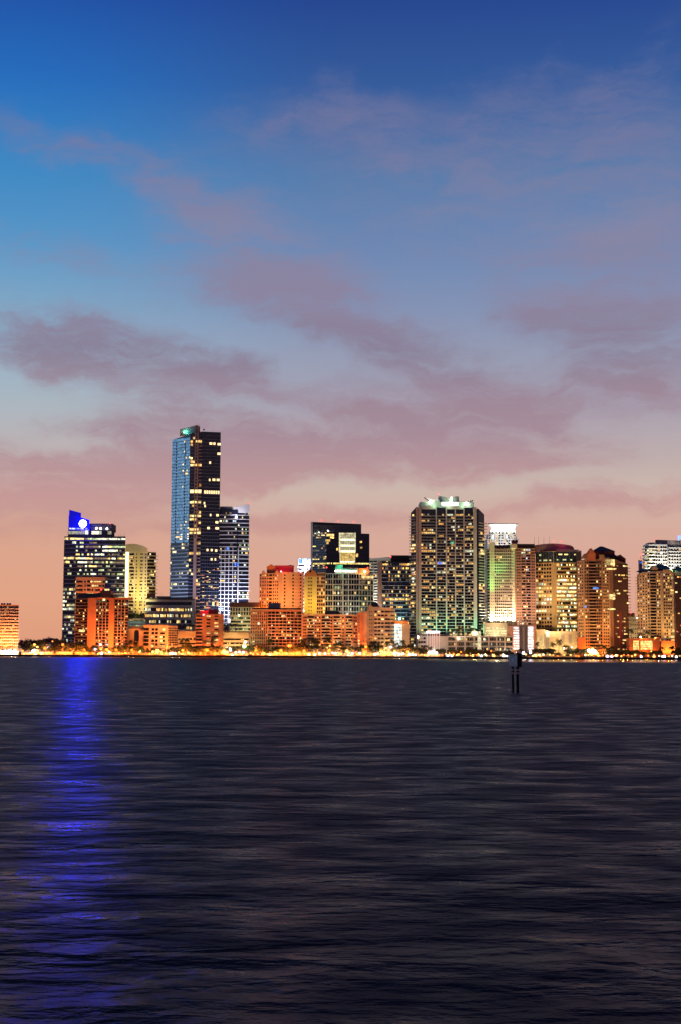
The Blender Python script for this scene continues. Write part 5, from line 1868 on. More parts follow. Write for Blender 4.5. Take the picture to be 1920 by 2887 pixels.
def crown_mesh(seed, m, nclump=30, nleaf=62, flat=.42, wid=.5):
    """Unit tree crown: 1 high, 1 wide; clumps of leaves with gaps between them."""
    r = random.Random(seed)
    mb = MB()
    for k in range(nclump):
        a = r.uniform(0, 2 * math.pi)
        rad = wid * math.sqrt(r.random()) * .82
        hz = .34 + .48 * r.random() ** .8 * (1 - .55 * (rad / wid) ** 2)
        c = Vector((rad * math.cos(a), rad * math.sin(a), hz))
        cr = r.uniform(.09, .17)
        for j in range(nleaf):
            d = Vector((r.gauss(0, 1), r.gauss(0, 1), r.gauss(0, .75)))
            d.normalize()
            p = c + d * cr * r.uniform(.55, 1.15)
            s = r.uniform(.026, .055)
            u = Vector((r.gauss(0, 1), r.gauss(0, 1), r.gauss(0, 1))).normalized()
            v = u.cross(d)
            if v.length < .1:
                continue
            v.normalize()
            w_ = u * s
            q = v * s * .7
            mb.add([p - w_ - q * .4, p - q, p + w_ + q * .3, p + q], [(0, 1, 2, 3)])
    return mesh('crown', mb.v, mb.f, m)


def trunk_mesh(seed):
    r = random.Random(seed)
    mb = MB()
    mb.rings([(0, 0, -.02, .035), (.005, .004, .15, .028), (-.008, .006, .32, .024), (.0, -.01, .55, .016)], 7)
    for k in range(5):
        a = k * 1.257 + r.uniform(-.3, .3)
        l = r.uniform(.24, .36)
        pts = []
        for i in range(4):
            t = i / 3
            pts.append((math.cos(a) * l * t, math.sin(a) * l * t, .26 + .3 * t + .04 * r.random(), .018 * (1 - .7 * t)))
        mb.rings(pts, 5)
    return mesh('trunk', mb.v, mb.f, BARK)


def palm_meshes(seed, nf=20, lean=.03):
    """Unit palm: 1 high to the crown's top; fronds about .34 long."""
    r = random.Random(seed)
    mb = MB()
    pts = [(lean * math.sin(t * 1.6) * 1.0, lean * .5 * t, -.02 + .80 * t, .026 - .011 * t + (.012 if t == 0 else 0)) for t in (0, .25, .5, .75, 1)]
    mb.rings(pts, 7)
    tx, ty = pts[-1][0], pts[-1][1]
    tm = mesh('trunk', mb.v, mb.f, BARK)
    cb = MB()
    for k in range(nf):
        a = k * 2.4 + r.uniform(-.2, .2)
        el = r.uniform(-.25, 1.15)
        L = r.uniform(.27, .36)
        p = Vector((tx, ty, .79))
        dirn = Vector((math.cos(a) * math.cos(el), math.sin(a) * math.cos(el), math.sin(el)))
        side = Vector((-math.sin(a), math.cos(a), 0))
        ns = 8
        for i in range(ns):
            q = p + dirn * (L / ns)
            wdt = .10 * math.sin(math.pi * (i + .8) / (ns + .6)) + .012
            for sg in (-1, 1):
                tip = p + dirn * (L / ns * 1.6) + side * sg * wdt + Vector((0, 0, -wdt * .75))
                cb.add([p, p + dirn * (L / ns * .62), tip], [(0, 1, 2)])
            cb.add([p + side * .004, q + side * .003, q - side * .003, p - side * .004], [(0, 1, 2, 3)])
            p = q
            dirn = (dirn + Vector((0, 0, -.26))).normalized()
    return tm, mesh('crown', cb.v, cb.f, LF_PALM)


CROWNS = [crown_mesh(11, LF_DARK), crown_mesh(12, LF_MID), crown_mesh(13, LF_DARK, 34, 56), crown_mesh(14, LF_MID, 26, 60), crown_mesh(15, LF_DARK, 28, 60)]
ROUND = [crown_mesh(21, LF_DARK, 24, 56, wid=.44), crown_mesh(22, LF_MID, 24, 56, wid=.44)]
TRUNKS = [trunk_mesh(31), trunk_mesh(32)]
PALMS = [palm_meshes(41), palm_meshes(42, 22, -.05), palm_meshes(43, 18, .08)]
SHRUB = [crown_mesh(51, LF_MID, 14, 40), crown_mesh(52, LF_DARK, 14, 40)]
tr = random.Random(5)


def plant(kind, px, ytop, wpx, Y, base=GZ):
    p0 = P(px, ytop, Y)
    hgt = max(1.2, p0.z - base)
    wid = wpx * Y / F
    rz = tr.uniform(0, 6.28)
    nm = {'b': 'tree', 'p': 'palm_tree', 's': 'small_tree', 'k': 'tree', 'h': 'shrub'}[kind]
    e = bpy.data.objects.new(nm, None)
    e.location = (p0.x, Y, base)
    e.rotation_euler = (0, 0, rz)
    link(e)
    if kind == 'p':
        tm, cm = tr.choice(PALMS)
        sx_ = wid / .58
        ts = hgt / .98
        sc_ = (min(sx_, ts * 1.3), min(sx_, ts * 1.3), ts)
    elif kind == 'h':
        tm, cm = None, tr.choice(SHRUB)
        sc_ = (wid / .95, wid / .95, hgt / .95)
    else:
        tm = tr.choice(TRUNKS)
        cm = tr.choice(ROUND if kind == 's' else CROWNS)
        sc_ = (wid / .95, wid / .95, hgt / .95)
    parts = [('crown', cm)] + ([('trunk', tm)] if tm else [])
    for n_, me in parts:
        o = bpy.data.objects.new(n_, me)
        o.scale = sc_
        if kind == 'h':
            o.location = (0, 0, -.22 * sc_[2])
        link(o, e)
    return e


TREES = [  # kind, px, ytop, width px, distance
    ('b', 268, 1820, 34, 1336), ('b', 300, 1823, 30, 1335), ('b', 331, 1820, 36, 1337), ('b', 440, 1823, 30, 1336), ('b', 545, 1816, 30, 1337), ('b', 650, 1822, 32, 1336), ('b', 738, 1819, 36, 1336), ('b', 812, 1821, 34, 1336), ('b', 832, 1818, 38, 1337), ('b', 912, 1820, 36, 1336), ('b', 938, 1822, 32, 1335), ('b', 975, 1820, 34, 1336), ('b', 1178, 1822, 30, 1334), ('b', 1243, 1824, 30, 1316), ('b', 1275, 1828, 30, 1310), ('b', 1430, 1831, 28, 1306), ('b', 1662, 1825, 34, 1310), ('b', 1722, 1828, 32, 1308), ('b', 1760, 1827, 32, 1308),
    ('k', 66, 1795, 44, 1420), ('k', 92, 1798, 40, 1440), ('k', 118, 1796, 44, 1420), ('k', 143, 1793, 46, 1430), ('k', 166, 1790, 40, 1410), ('k', 80, 1806, 40, 1395), ('k', 130, 1806, 44, 1395),
    ('b', 152, 1815, 34, 1338), ('b', 170, 1812, 30, 1336), ('b', 205, 1805, 64, 1334), ('b', 232, 1812, 36, 1337), ('b', 359, 1817, 44, 1334), ('b', 391, 1816, 32, 1336),
    ('p', 370, 1799, 24, 1339), ('p', 381, 1803, 22, 1340), ('p', 263, 1814, 16, 1336), ('s', 250, 1825, 13, 1333), ('s', 404, 1826, 14, 1332), ('s', 416, 1825, 13, 1332), ('s', 428, 1826, 12, 1332), ('s', 463, 1827, 13, 1332), ('s', 475, 1827, 12, 1332),
    ('s', 487, 1820, 18, 1333), ('p', 528, 1794, 24, 1336), ('p', 511, 1795, 16, 1342), ('b', 527, 1808, 28, 1335), ('b', 504, 1820, 24, 1334), ('s', 551, 1823, 16, 1334), ('p', 600, 1787, 22, 1338), ('b', 580, 1813, 54, 1336), ('b', 608, 1815, 46, 1334), ('b', 563, 1820, 26, 1335),
    ('b', 672, 1815, 36, 1338), ('b', 690, 1818, 26, 1336), ('b', 715, 1814, 50, 1335), ('s', 751, 1829, 20, 1333), ('p', 763, 1794, 24, 1337), ('b', 786, 1819, 40, 1336), ('p', 770, 1824, 12, 1333),
    ('p', 853, 1796, 24, 1338), ('b', 852, 1812, 46, 1335), ('p', 878, 1794, 22, 1338), ('p', 895, 1795, 24, 1337), ('b', 887, 1814, 58, 1334), ('p', 925, 1790, 22, 1339), ('p', 948, 1808, 24, 1336), ('p', 958, 1804, 18, 1338),
    ('b', 1005, 1818, 38, 1335), ('b', 1037, 1812, 48, 1335), ('p', 1053, 1801, 24, 1338), ('p', 1070, 1807, 22, 1336), ('p', 1090, 1804, 24, 1337), ('b', 1062, 1814, 40, 1336), ('p', 1106, 1799, 22, 1338), ('b', 1128, 1815, 44, 1335), ('p', 1136, 1799, 24, 1338), ('b', 1152, 1814, 40, 1336), ('s', 1166, 1826, 18, 1333), ('p', 1118, 1808, 20, 1337), ('p', 1158, 1812, 20, 1338),
    ('p', 1200, 1816, 26, 1320), ('b', 1192, 1823, 26, 1316), ('p', 1213, 1820, 18, 1322), ('s', 1298, 1828, 26, 1310), ('b', 1330, 1824, 36, 1312), ('b', 1362, 1828, 36, 1308), ('s', 1383, 1830, 22, 1306), ('b', 1408, 1833, 40, 1304), ('s', 1310, 1834, 22, 1300), ('s', 1345, 1834, 22, 1300), ('p', 1322, 1820, 20, 1318),
    ('h', 1452, 1829, 30, 1300), ('p', 1468, 1826, 24, 1305), ('h', 1490, 1829, 26, 1300), ('p', 1514, 1805, 16, 1325), ('b', 1522, 1823, 44, 1310), ('b', 1548, 1826, 40, 1308), ('p', 1560, 1806, 22, 1315), ('p', 1573, 1796, 24, 1318), ('s', 1573, 1838, 26, 1290), ('p', 1592, 1815, 24, 1315), ('p', 1604, 1819, 22, 1312), ('b', 1615, 1824, 46, 1306), ('s', 1600, 1842, 16, 1285), ('b', 1640, 1824, 40, 1308),
    ('p', 1683, 1813, 24, 1316), ('p', 1702, 1814, 24, 1318), ('p', 1728, 1818, 22, 1316), ('s', 1745, 1830, 20, 1308), ('p', 1715, 1822, 18, 1310), ('b', 1788, 1830, 36, 1305), ('s', 1812, 1835, 26, 1300), ('s', 1833, 1838, 20, 1295), ('p', 1866, 1820, 24, 1314), ('b', 1852, 1830, 36, 1306), ('p', 1893, 1818, 24, 1316), ('b', 1908, 1830, 34, 1304), ('p', 1912, 1822, 20, 1318), ('b', 1770, 1832, 26, 1303),
]
PHR = {'b': ('spreading dark tree', 'tree', 'trees along the waterfront'), 'k': ('dark woodland tree', 'tree', 'trees in the gap left of the towers'), 'p': ('feathery palm tree', 'palm tree', 'palms along the waterfront'),
       's': ('small round clipped tree', 'tree', 'small round trees along the quay'), 'h': ('low leafy shrub', 'shrub', 'shrubs on the lawn')}
for kind, px, yt, wp, Y in TREES:
    e = plant(kind, px, yt, wp, Y)
    want(e, px, *PHR[kind], prep='in' if kind == 'k' else 'before')
ROOFP = [('p', 507, 1757, 20, 1388, 1783, 'the small orange garage'), ('p', 520, 1757, 20, 1386, 1783, 'the small orange garage'), ('p', 534, 1756, 22, 1388, 1783, 'the small orange garage'), ('p', 545, 1759, 18, 1390, 1783, 'the small orange garage'),
         ('p', 636, 1757, 20, 1382, 1783, 'the long cream garage'), ('p', 646, 1755, 20, 1384, 1783, 'the long cream garage'), ('p', 656, 1756, 20, 1382, 1783, 'the long cream garage'), ('p', 666, 1755, 22, 1384, 1783, 'the long cream garage'), ('p', 676, 1758, 18, 1386, 1783, 'the long cream garage'),
         ('p', 1284, 1770, 20, 1360, 1794, 'the glassy townhouse terrace'), ('p', 1299, 1766, 22, 1362, 1794, 'the glassy townhouse terrace'), ('p', 1313, 1770, 20, 1360, 1794, 'the glassy townhouse terrace'), ('p', 1330, 1765, 22, 1362, 1794, 'the glassy townhouse terrace'), ('p', 1343, 1768, 20, 1360, 1794, 'the glassy townhouse terrace'),
         ('p', 1780, 1771, 24, 1352, 1803, 'the brick clubhouse'), ('p', 1807, 1782, 20, 1354, 1803, 'the brick clubhouse'), ('p', 1826, 1778, 22, 1354, 1803, 'the brick clubhouse'),
         ('s', 364, 1727, 16, 1428, 1747, 'the green lit podium'), ('s', 376, 1726, 16, 1428, 1747, 'the green lit podium'), ('s', 388, 1728, 14, 1428, 1747, 'the green lit podium'), ('s', 400, 1726, 16, 1428, 1747, 'the green lit podium')]
for kind, px, yt, wp, Y, yb, wh in ROOFP:
    e = plant(kind, px, yt, wp, Y, P(px, yb, Y).z)
    want(e, px, 'rooftop palm tree' if kind == 'p' else 'small roof garden tree', 'palm tree' if kind == 'p' else 'tree', 'roof garden palms' if kind == 'p' else 'roof garden trees', wh, 'on')

# --- lamps
POSTM = mat('lamp_post_metal', (.06, .06, .065), .5, .4, vary=0)
post_me = MB().rings([(0, 0, 0, .16), (0, 0, .3, .12), (0, 0, 1, .07)], 8)
POST_ME = mesh('post', post_me.v, post_me.f, POSTM)
cap = MB().rings([(0, 0, 0, .55), (0, 0, .22, .42), (0, 0, .4, .08)], 10)
CAP_ME = mesh('cap', cap.v, cap.f, POSTM)
ball = MB().ball((0, 0, 0), 1.0, 12, 8)
LAMPC = {'o': ((1, .22, .02), 'orange', 2.6), 'y': ((1, .52, .12), 'yellow', 3.2), 'w': ((1, .88, .66), 'white', 4.0), 'c': ((.80, .85, 1), 'cool white', 6.0), 'p': ((.82, .66, 1), 'violet white', 5.0), 'g': ((.5, 1, .35), 'greenish', 4.0), 't': ((.2, .8, .9), 'turquoise', 3.0)}
GLOBES = {}
for k, (c, nm, st) in LAMPC.items():
    GLOBES[k] = mesh('globe', ball.v, ball.f, glow(nm.replace(' ', '_') + '_lamp_globe', c, st), True)
LAMPS = [  # px, py, colour, globe radius (oversized to imitate bloom), light power
    (5, 1836, 'w', .9, 1500), (14, 1840, 'w', .8, 900), (25, 1833, 'w', .9, 1500), (33, 1839, 'w', .9, 900), (42, 1832, 'w', .8, 1500), (64, 1835, 'o', .9, 2600), (97, 1840, 'w', 2.7, 5000), (104, 1837, 'y', 1.7, 4500), (92, 1844, 'o', 1.1, 1500), (110, 1842, 'o', .9, 1200), (97, 1817, 'y', .9, 2000), (105, 1824, 'y', .9, 1600), (127, 1828, 'o', 1.3, 3000), (136, 1825, 'c', .7, 800), (141, 1822, 't', .7, 400), (148, 1808, 'o', .6, 700),
    (124, 1840, 'o', .8, 2000), (147, 1838, 'o', .7, 1600), (177, 1817, 'o', 1.0, 2600), (178, 1831, 'o', .9, 2400), (196, 1840, 'o', .8, 1800), (221, 1841, 'o', .9, 1800), (237, 1832, 'o', 1.0, 2600), (268, 1830, 'p', .8, 900), (284, 1829, 'o', 1.1, 3200), (283, 1817, 'c', .8, 900), (286, 1842, 'c', 1.1, 1200), (301, 1831, 'o', 1.1, 3000), (310, 1840, 'y', .8, 1500), (327, 1832, 'o', 1.1, 3000), (335, 1840, 'o', .7, 1500),
    (372, 1832, 'o', .9, 2600), (395, 1836, 'g', .5, 500), (430, 1838, 'y', .9, 2000), (443, 1836, 'y', 1.8, 4500), (455, 1840, 'y', 1.0, 1800), (487, 1842, 'w', 1.0, 1000), (480, 1843, 'w', .8, 800), (495, 1843, 'w', .8, 800), (516, 1833, 'o', 1.0, 2800), (536, 1842, 'o', .7, 1500),
    (584, 1833, 'o', 1.1, 3600), (566, 1841, 'o', .7, 1800), (612, 1842, 'o', .7, 1800), (632, 1838, 'y', 1.9, 4800), (625, 1842, 'o', 1.0, 1800), (641, 1839, 'y', 1.0, 1800), (649, 1829, 'w', .9, 1500), (650, 1834, 'p', .7, 600), (665, 1839, 'w', .8, 900), (675, 1838, 'c', .7, 700), (686, 1839, 'p', .9, 800), (689, 1822, 'g', 1.5, 2600), (692, 1810, 'w', 1.1, 1500), (722, 1834, 'o', 1.0, 3200),
    (745, 1842, 'y', .7, 1600), (761, 1845, 'g', .9, 900), (792, 1834, 'o', 1.2, 3800), (777, 1842, 'y', .7, 1800), (808, 1842, 'y', .7, 1800), (819, 1820, 'o', 1.0, 2600), (857, 1835, 'o', 1.1, 3600), (835, 1842, 'o', .7, 1800), (872, 1842, 'o', .7, 1500), (887, 1846, 'w', .8, 700),
    (901, 1842, 'p', .6, 500), (916, 1843, 'p', .8, 600), (928, 1834, 'o', 1.2, 3600), (930, 1821, 'y', .8, 1600), (937, 1840, 'p', .6, 500), (946, 1842, 'p', .7, 500), (962, 1843, 'y', .6, 900), (978, 1835, 'y', 1.1, 2800), (993, 1843, 'p', .9, 700), (1014, 1842, 'p', .9, 700), (1031, 1823, 'o', 1.1, 3000), (1030, 1837, 'o', .9, 2200), (1056, 1845, 'w', 1.0, 900), (1075, 1836, 'y', 1.1, 2800), (1065, 1843, 'w', .7, 900), (1088, 1843, 'y', .7, 1000),
    (1101, 1824, 'p', .9, 900), (1112, 1837, 'y', 1.0, 2600), (1110, 1843, 'w', .8, 800), (1125, 1844, 'y', .7, 1200), (1136, 1843, 'w', .8, 900), (1148, 1837, 'o', 1.1, 3000), (1155, 1845, 'w', 1.0, 1000), (1164, 1845, 'w', 1.0, 1000), (1172, 1846, 'w', .8, 800),
    (1211, 1840, 'w', 1.1, 800), (1222, 1838, 'w', 1.5, 1200), (1231, 1841, 'w', 1.1, 800), (1263, 1849, 'p', .9, 600), (1274, 1851, 'p', .8, 600), (1288, 1847, 'y', .6, 1200), (1300, 1838, 'o', .7, 1400), (1316, 1848, 'y', .6, 1200), (1332, 1849, 'y', .6, 1200), (1357, 1853, 'c', .8, 600), (1385, 1835, 'o', .7, 1500), (1393, 1849, 'y', .9, 1600), (1420, 1850, 'w', .9, 900), (1424, 1852, 'p', .8, 600), (1372, 1848, 'y', .6, 1000),
    (1476, 1841, 'c', 1.1, 1200), (1496, 1840, 'p', 1.0, 900), (1458, 1840, 'p', .8, 600), (1495, 1835, 'c', .7, 500), (1521, 1847, 'g', .7, 900), (1590, 1828, 'w', .7, 700), (1560, 1847, 'y', .4, 700), (1612, 1825, 'w', .6, 600),
    (1661, 1834, 'w', 1.5, 3200), (1668, 1841, 'y', 2.0, 4200), (1677, 1838, 'w', 1.8, 4000), (1671, 1830, 'y', 1.2, 2500), (1684, 1843, 'y', 1.2, 2000), (1655, 1846, 'o', .8, 1500), (1690, 1849, 'o', .7, 1500), (1713, 1851, 'p', 1.1, 700), (1725, 1853, 'p', 1.0, 700), (1738, 1848, 'w', .8, 900), (1752, 1850, 'y', .6, 1200), (1782, 1850, 'y', .6, 1200), (1808, 1855, 'p', .9, 600), (1836, 1836, 'y', .5, 900), (1844, 1851, 'y', 1.0, 1500), (1873, 1854, 'p', 1.1, 700), (1868, 1851, 'w', .8, 700), (1886, 1850, 'o', .6, 1200), (1907, 1856, 'c', .9, 600),
]
lr = random.Random(9)
fill = random.Random(21)
for i in range(112):  # extra lamps added at random along the quay for more orange glow
    px = 6 + i * 17 + fill.uniform(-7, 7)
    if 1440 < px < 1480:
        continue
    lo_ = 1841 + (px - 100) * .0047
    LAMPS.append((px, lo_ + fill.uniform(-4, 3) if px < 1192 else lo_ + fill.uniform(-3, 3), fill.choice('oooooyyyw'), fill.uniform(.45, .75), fill.choice((700, 1200, 1800))))
for px, py, c, rad, pw in LAMPS:
    colr, nm, st = LAMPC[c]
    right_side = px > 1192
    Y = lr.uniform(1322, 1332) if not right_side else lr.uniform(1236, 1262) if py > 1844 else lr.uniform(1285, 1300)
    if px < 150 and py < 1830:
        Y = 1385
    p = P(px, py, Y)
    hgt = p.z - GZ
    tall = hgt > 3.4
    nm_o = 'street_lamp' if tall else 'path_light'
    e = bpy.data.objects.new(nm_o, None)
    e.location = (p.x, Y, GZ)
    link(e)
    g_ = bpy.data.objects.new('globe', GLOBES[c])
    hh = max(hgt, rad * .8)
    g_.location = (0, 0, hh)
    rad *= 1.12
    g_.scale = (rad,) * 3
    link(g_, e)
    po = bpy.data.objects.new('post', POST_ME)
    po.scale = (1, 1, max(hh - rad * .7, .2))
    link(po, e)
    if tall:
        ca = bpy.data.objects.new('cap', CAP_ME)
        ca.location = (0, 0, hh + rad * .82)
        link(ca, e)
    L = bpy.data.lights.new('lamp_light', 'POINT')
    L.color = colr
    L.energy = pw * (6.5 if c == 'o' else 4.0 if c == 'y' else 2.4)
    L.shadow_soft_size = .4
    lo = bpy.data.objects.new('lamp_light', L)
    lo.location = (0, rad + .7, hh - .2)
    link(lo, e)
    size = 'large ' if rad >= 1.4 else ''
    if tall:
        want(e, px, f'{size}glowing {nm} street lamp', 'street lamp', 'lamps along the waterfront')
    else:
        want(e, px, f'{size}low {nm} path light', 'path light', 'low lights along the quay')

# --- lit marquee at the far left
b = Bld('marquee', 'long white marquee glowing on the quay below the balconied block at left edge', 'marquee', -40, 52, 1832, 1330)
SAIL = mat('white_canvas', (.8, .8, .78), .7, vary=.05)
for i in range(6):
    x0 = -38 + i * 15
    xa, xb = b.X(x0), b.X(x0 + 14.4)
    z0, z1 = b.Z(1836.5), b.Z(1829.5)
    mx = (xa + xb) / 2
    b.poly('canopy', [(xa, 0, z0), (xb, 0, z0), (xb, 6, z0), (xa, 6, z0), (mx, 3, z1)], [(0, 1, 4), (1, 2, 4), (2, 3, 4), (3, 0, 4)], SAIL)
    for x in (xa + .1, xb - .1):
        b.cube('pole', (x, .1, z0 / 2), 0, (.12, .12, z0), METAL)
    b.lamp(x0 + 7, 1840, -2.5, (1, .9, .7), 900, .3)
b.box('back_cloth', -38, 52, 5.6, 6, 1837, None, SAIL)
b.done()

# --- garden walls, railings and kiosks along the quay
WALLC = mat('garden_wall_render', (.46, .33, .22), .85)
gw = random.Random(3)
for x0, x1, yt in ((62, 92, 1840), (112, 150, 1839), (158, 205, 1838), (212, 248, 1838), (300, 345, 1839), (505, 552, 1838), (640, 700, 1839), (742, 850, 1837), (880, 925, 1839), (1040, 1110, 1839)):
    Y = 1341.0
    a, c = P(x0, 1845, Y), P(x1, 1845, Y)
    zt = P((x0 + x1) / 2, yt, Y).z - GZ
    e = bpy.data.objects.new('garden_wall', None)
    e.location = ((a.x + c.x) / 2, Y, GZ)
    link(e)
    w_ = c.x - a.x
    MB().box(-w_ / 2, w_ / 2, 0, .4, 0, zt).build('panel', WALLC, e)
    MB().box(-w_ / 2 - .1, w_ / 2 + .1, -.08, .48, zt + .003, zt + .18).build('coping', PALE, e)
    nps = int(w_ / 4)
    for i in range(nps + 1):
        xx = -w_ / 2 + w_ * i / nps
        MB().box(xx - .25, xx + .25, -.3, -.085, 0, zt + .3).build('pilaster', WALLC, e)
    want(e, (x0 + x1) / 2, 'low warm lit garden wall', 'wall', 'garden walls along the quay')
    e['kind'] = 'thing'
RAILM = mat('dark_rail_metal', (.05, .045, .04), .5, .3, vary=0)
for x0, x1, Y in ((70, 178, 1321.5), (180, 360, 1321.5), (405, 500, 1321.5), (553, 628, 1321.5), (705, 850, 1321.5), (852, 1008, 1321.5), (1035, 1110, 1321.5), (1262, 1366, 1232), (1514, 1628, 1232), (1640, 1770, 1232), (1774, 1860, 1232)):
    a, c = P(x0, 1845, Y), P(x1, 1845, Y)
    w_ = c.x - a.x
    mb = MB()
    mb.box(-w_ / 2, w_ / 2, -.04, .04, .98, 1.06).box(-w_ / 2, w_ / 2, -.03, .03, .5, .55)
    k = int(w_ / 2.2)
    for i in range(k + 1):
        xx = -w_ / 2 + w_ * i / k
        mb.box(xx - .04, xx + .04, -.041, .041, 0, 1.0)
    o = mb.build('railing', RAILM)
    o.location = ((a.x + c.x) / 2, Y, GZ)
    want(o, (x0 + x1) / 2, 'low dark railing on the seawall', 'railing', 'railings on the seawall')
# hedge on the right lawn and a small white kiosk
for x0, x1, Y in ((1450, 1478, 1270), (1640, 1662, 1262)):
    a, c = P(x0, 1846, Y), P(x1, 1846, Y)
    mb = MB()
    hr = random.Random(int(x0))
    w_ = c.x - a.x
    for i in range(520):
        p = Vector((hr.uniform(-w_ / 2, w_ / 2), hr.uniform(-.9, .9), hr.uniform(.05, 1.5)))
        u = Vector((hr.gauss(0, 1), hr.gauss(0, 1), hr.gauss(0, 1))).normalized() * .3
        v = u.cross(Vector((0, 0, 1))) * .8
        mb.add([p - u, p - v, p + u, p + v], [(0, 1, 2, 3)])
    o = mb.build('hedge', LF_MID)
    o.location = ((a.x + c.x) / 2, Y, GZ)
    want(o, (x0 + x1) / 2, 'clipped green hedge on the lawn', 'hedge', 'hedges on the lawn')
kp = P(1511, 1846, 1275)
k = empty('kiosk', (kp.x, 1275, GZ), 'small white kiosk with green lit window and flat awning on the lawn', 'kiosk')
MB().box(-1.6, 1.6, 0, 2.4, 0, 2.5).build('wall', WHITE, k)
MB().add([(-2.2, -.6, 2.5), (5.5, -.6, 3.3), (5.5, 2.8, 3.3), (-2.2, 2.8, 2.5), (-2.2, -.6, 2.68), (5.5, -.6, 3.48), (5.5, 2.8, 3.48), (-2.2, 2.8, 2.68)], [(0, 3, 2, 1), (4, 5, 6, 7), (0, 1, 5, 4), (1, 2, 6, 5), (2, 3, 7, 6), (3, 0, 4, 7)]).build('awning', WHITE, k)
MB().box(-1.2, 1.2, -.06, -.003, .9, 2.1).build('window', lit('kiosk_window_light', (.55, 1, .5), (.7, 1, .6), .7, .9), k)
MB().box(5.2, 5.35, -.5, -.35, 0, 3.2).build('pole', METAL, k)

# --- small posts standing in the water off the quay
PILE = mat('tarred_timber_pile', (.016, .013, .012), .95, vary=.4, vscale=1.5)
for px, yb, hp, wp in ((481, 1861, 8, 1.2), (547, 1860, 7, 1.2), (938, 1862, 8, 1.6), (1253, 1858, 12, 3.2), (1327, 1854.5, 7, 4.0), (1372, 1867, 10, 1.6), (1566, 1861, 9, 1.0), (1704, 1862, 13, 2.4), (1778, 1857, 8, 3.6), (1823, 1868, 9, 1.8)):
    hor = CY + F * math.tan(pitch) + (px - CX) * math.tan(roll)
    Y = CAMH * F / (yb - hor)
    p = P(px, yb, Y)
    k = Y / F
    e = empty('mooring_post', (p.x, Y, 0), None, None)
    MB().rings([(0, 0, -2, wp * k / 2), (0, 0, hp * k * .92, wp * k * .44)], 8).build('pile', PILE, e)
    MB().rings([(0, 0, hp * k * .92 + .004, wp * k * .56), (0, 0, hp * k, wp * k * .3)], 8).build('cap', BLACK, e)
    want(e, px, 'thin dark post in the water' if wp < 2 else 'thick dark post in the water', 'post', 'posts in the bay', prep='off')

# --- two-pile marker with notice boards, standing in the bay
MY = 171.0
mk = MY / F
base = P(1450, 1951, MY)
cm_ = empty('channel_marker', (base.x, MY, 0), 'two-pile channel marker with white notice board and dark board, standing in the bay', 'channel marker')
BAND = mat('faded_red_band', (.72, .38, .33), .7, vary=.1, vscale=3)


def mx_(px):
    return (px - 1450) * mk


def mz_(py):
    return (1951 - py) * mk


for px0, px1, top in ((1443.3, 1449.9, 1837.5), (1456.0, 1463.8, 1836)):
    c = (mx_(px0) + mx_(px1)) / 2
    rp = (mx_(px1) - mx_(px0)) / 2
    pl_ = MB().rings([(0, 0, -3, rp), (0, 0, mz_(1900), rp * .97), (0, 0, mz_(top + 5), rp * .93), (0, 0, mz_(top), rp * .25)], 14).build('pile', PILE, cm_)
    pl_.location = (c, 0, 0)
    for y0, y1 in ((1886, 1890.5), (1895, 1900)):
        MB().rings([(0, 0, mz_(y1), rp * 1.03), (0, 0, mz_(y0), rp * 1.02)], 14).build('band', BAND, pl_)
BOARD = mat('weathered_white_board', (.86, .74, .72), .6, vary=.12, vscale=2.5)
DKB = mat('weathered_unlit_board', (.012, .011, .011), .95, vary=.2, vscale=2, spec=.08)  # black base colour stands in for the shade on this unlit side
ORNG = mat('faded_orange_paint', (.42, .13, .07), .6, vary=.1, vscale=4)
INK = mat('black_sign_ink', (.04, .03, .035), .6, vary=0)
bw, bh = 1.44, mz_(1844) - mz_(1879)
bd = MB().box(-bw / 2, bw / 2, -.03, .03, -bh / 2, bh / 2).build('notice_board', BOARD, cm_)
bd.location = (mx_(1445.8), -.42, mz_(1861.5))
bd.rotation_euler = (0, 0, R(-52))
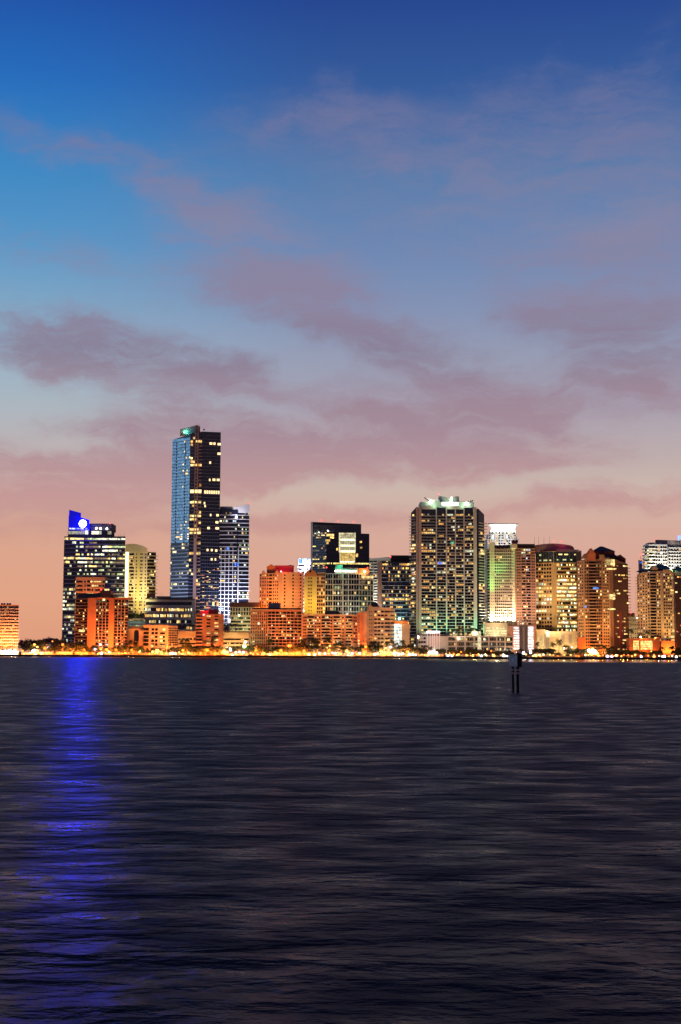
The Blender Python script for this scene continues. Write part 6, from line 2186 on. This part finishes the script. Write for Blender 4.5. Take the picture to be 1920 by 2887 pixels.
fr = MB().box(-bw / 2, bw / 2, -.04, -.031, bh / 2 - .05, bh / 2).box(-bw / 2, bw / 2, -.04, -.031, -bh / 2, -bh / 2 + .05)
fr.box(-bw / 2, -bw / 2 + .05, -.04, -.031, -bh / 2 + .05, bh / 2 - .05).box(bw / 2 - .05, bw / 2, -.04, -.031, -bh / 2 + .05, bh / 2 - .05).build('border', ORNG, bd)
V, Fc = [], []
for i in range(40):
    t = 2 * math.pi * i / 40
    for rr_, yy in ((.42, -.031), (.36, -.031), (.42, -.04), (.36, -.04)):
        V.append((rr_ * math.cos(t), yy, rr_ * math.sin(t) + .02))
for i in range(40):
    k, j = i * 4, ((i + 1) % 40) * 4
    Fc += [(k + 2, j + 2, j + 3, k + 3), (k, k + 1, j + 1, j), (k, j, j + 2, k + 2), (k + 1, k + 3, j + 3, j + 1)]
link(bpy.data.objects.new('circle_symbol', mesh('circle_symbol', V, Fc, ORNG)), bd)
for body, z in (('IDLE SPEED', .53), ('NO WAKE', -.64)):
    cu = bpy.data.curves.new('lettering', 'FONT')
    cu.body = body
    cu.size = .19
    cu.align_x = 'CENTER'
    cu.extrude = .004
    cu.materials.append(INK)
    t_ = bpy.data.objects.new('lettering', cu)
    t = bpy.data.objects.new('lettering', bpy.data.meshes.new_from_object(t_))
    bpy.data.objects.remove(t_)
    t.location = (0, -.037, z)
    t.rotation_euler = (R(90), 0, 0)
    link(t, bd)
b2_ = MB().box(-.52, .52, -.03, .03, -.80, .80).build('dark_board', DKB, cm_)
b2_.location = (mx_(1463), -.36, mz_(1861.5))
b2_.rotation_euler = (0, 0, R(50))
MB().box(-.42, .42, .034, .10, .3, .42).build('batten', PILE, b2_)
MB().box(-.42, .42, .034, .10, -.42, -.3).build('batten', PILE, b2_)
MB().box(mx_(1446), mx_(1461), -.12, -.02, mz_(1850), mz_(1847)).build('cross_beam', PILE, cm_)
MB().box(mx_(1446), mx_(1461), -.12, -.02, mz_(1876), mz_(1873)).build('cross_beam', PILE, cm_)

label_all()
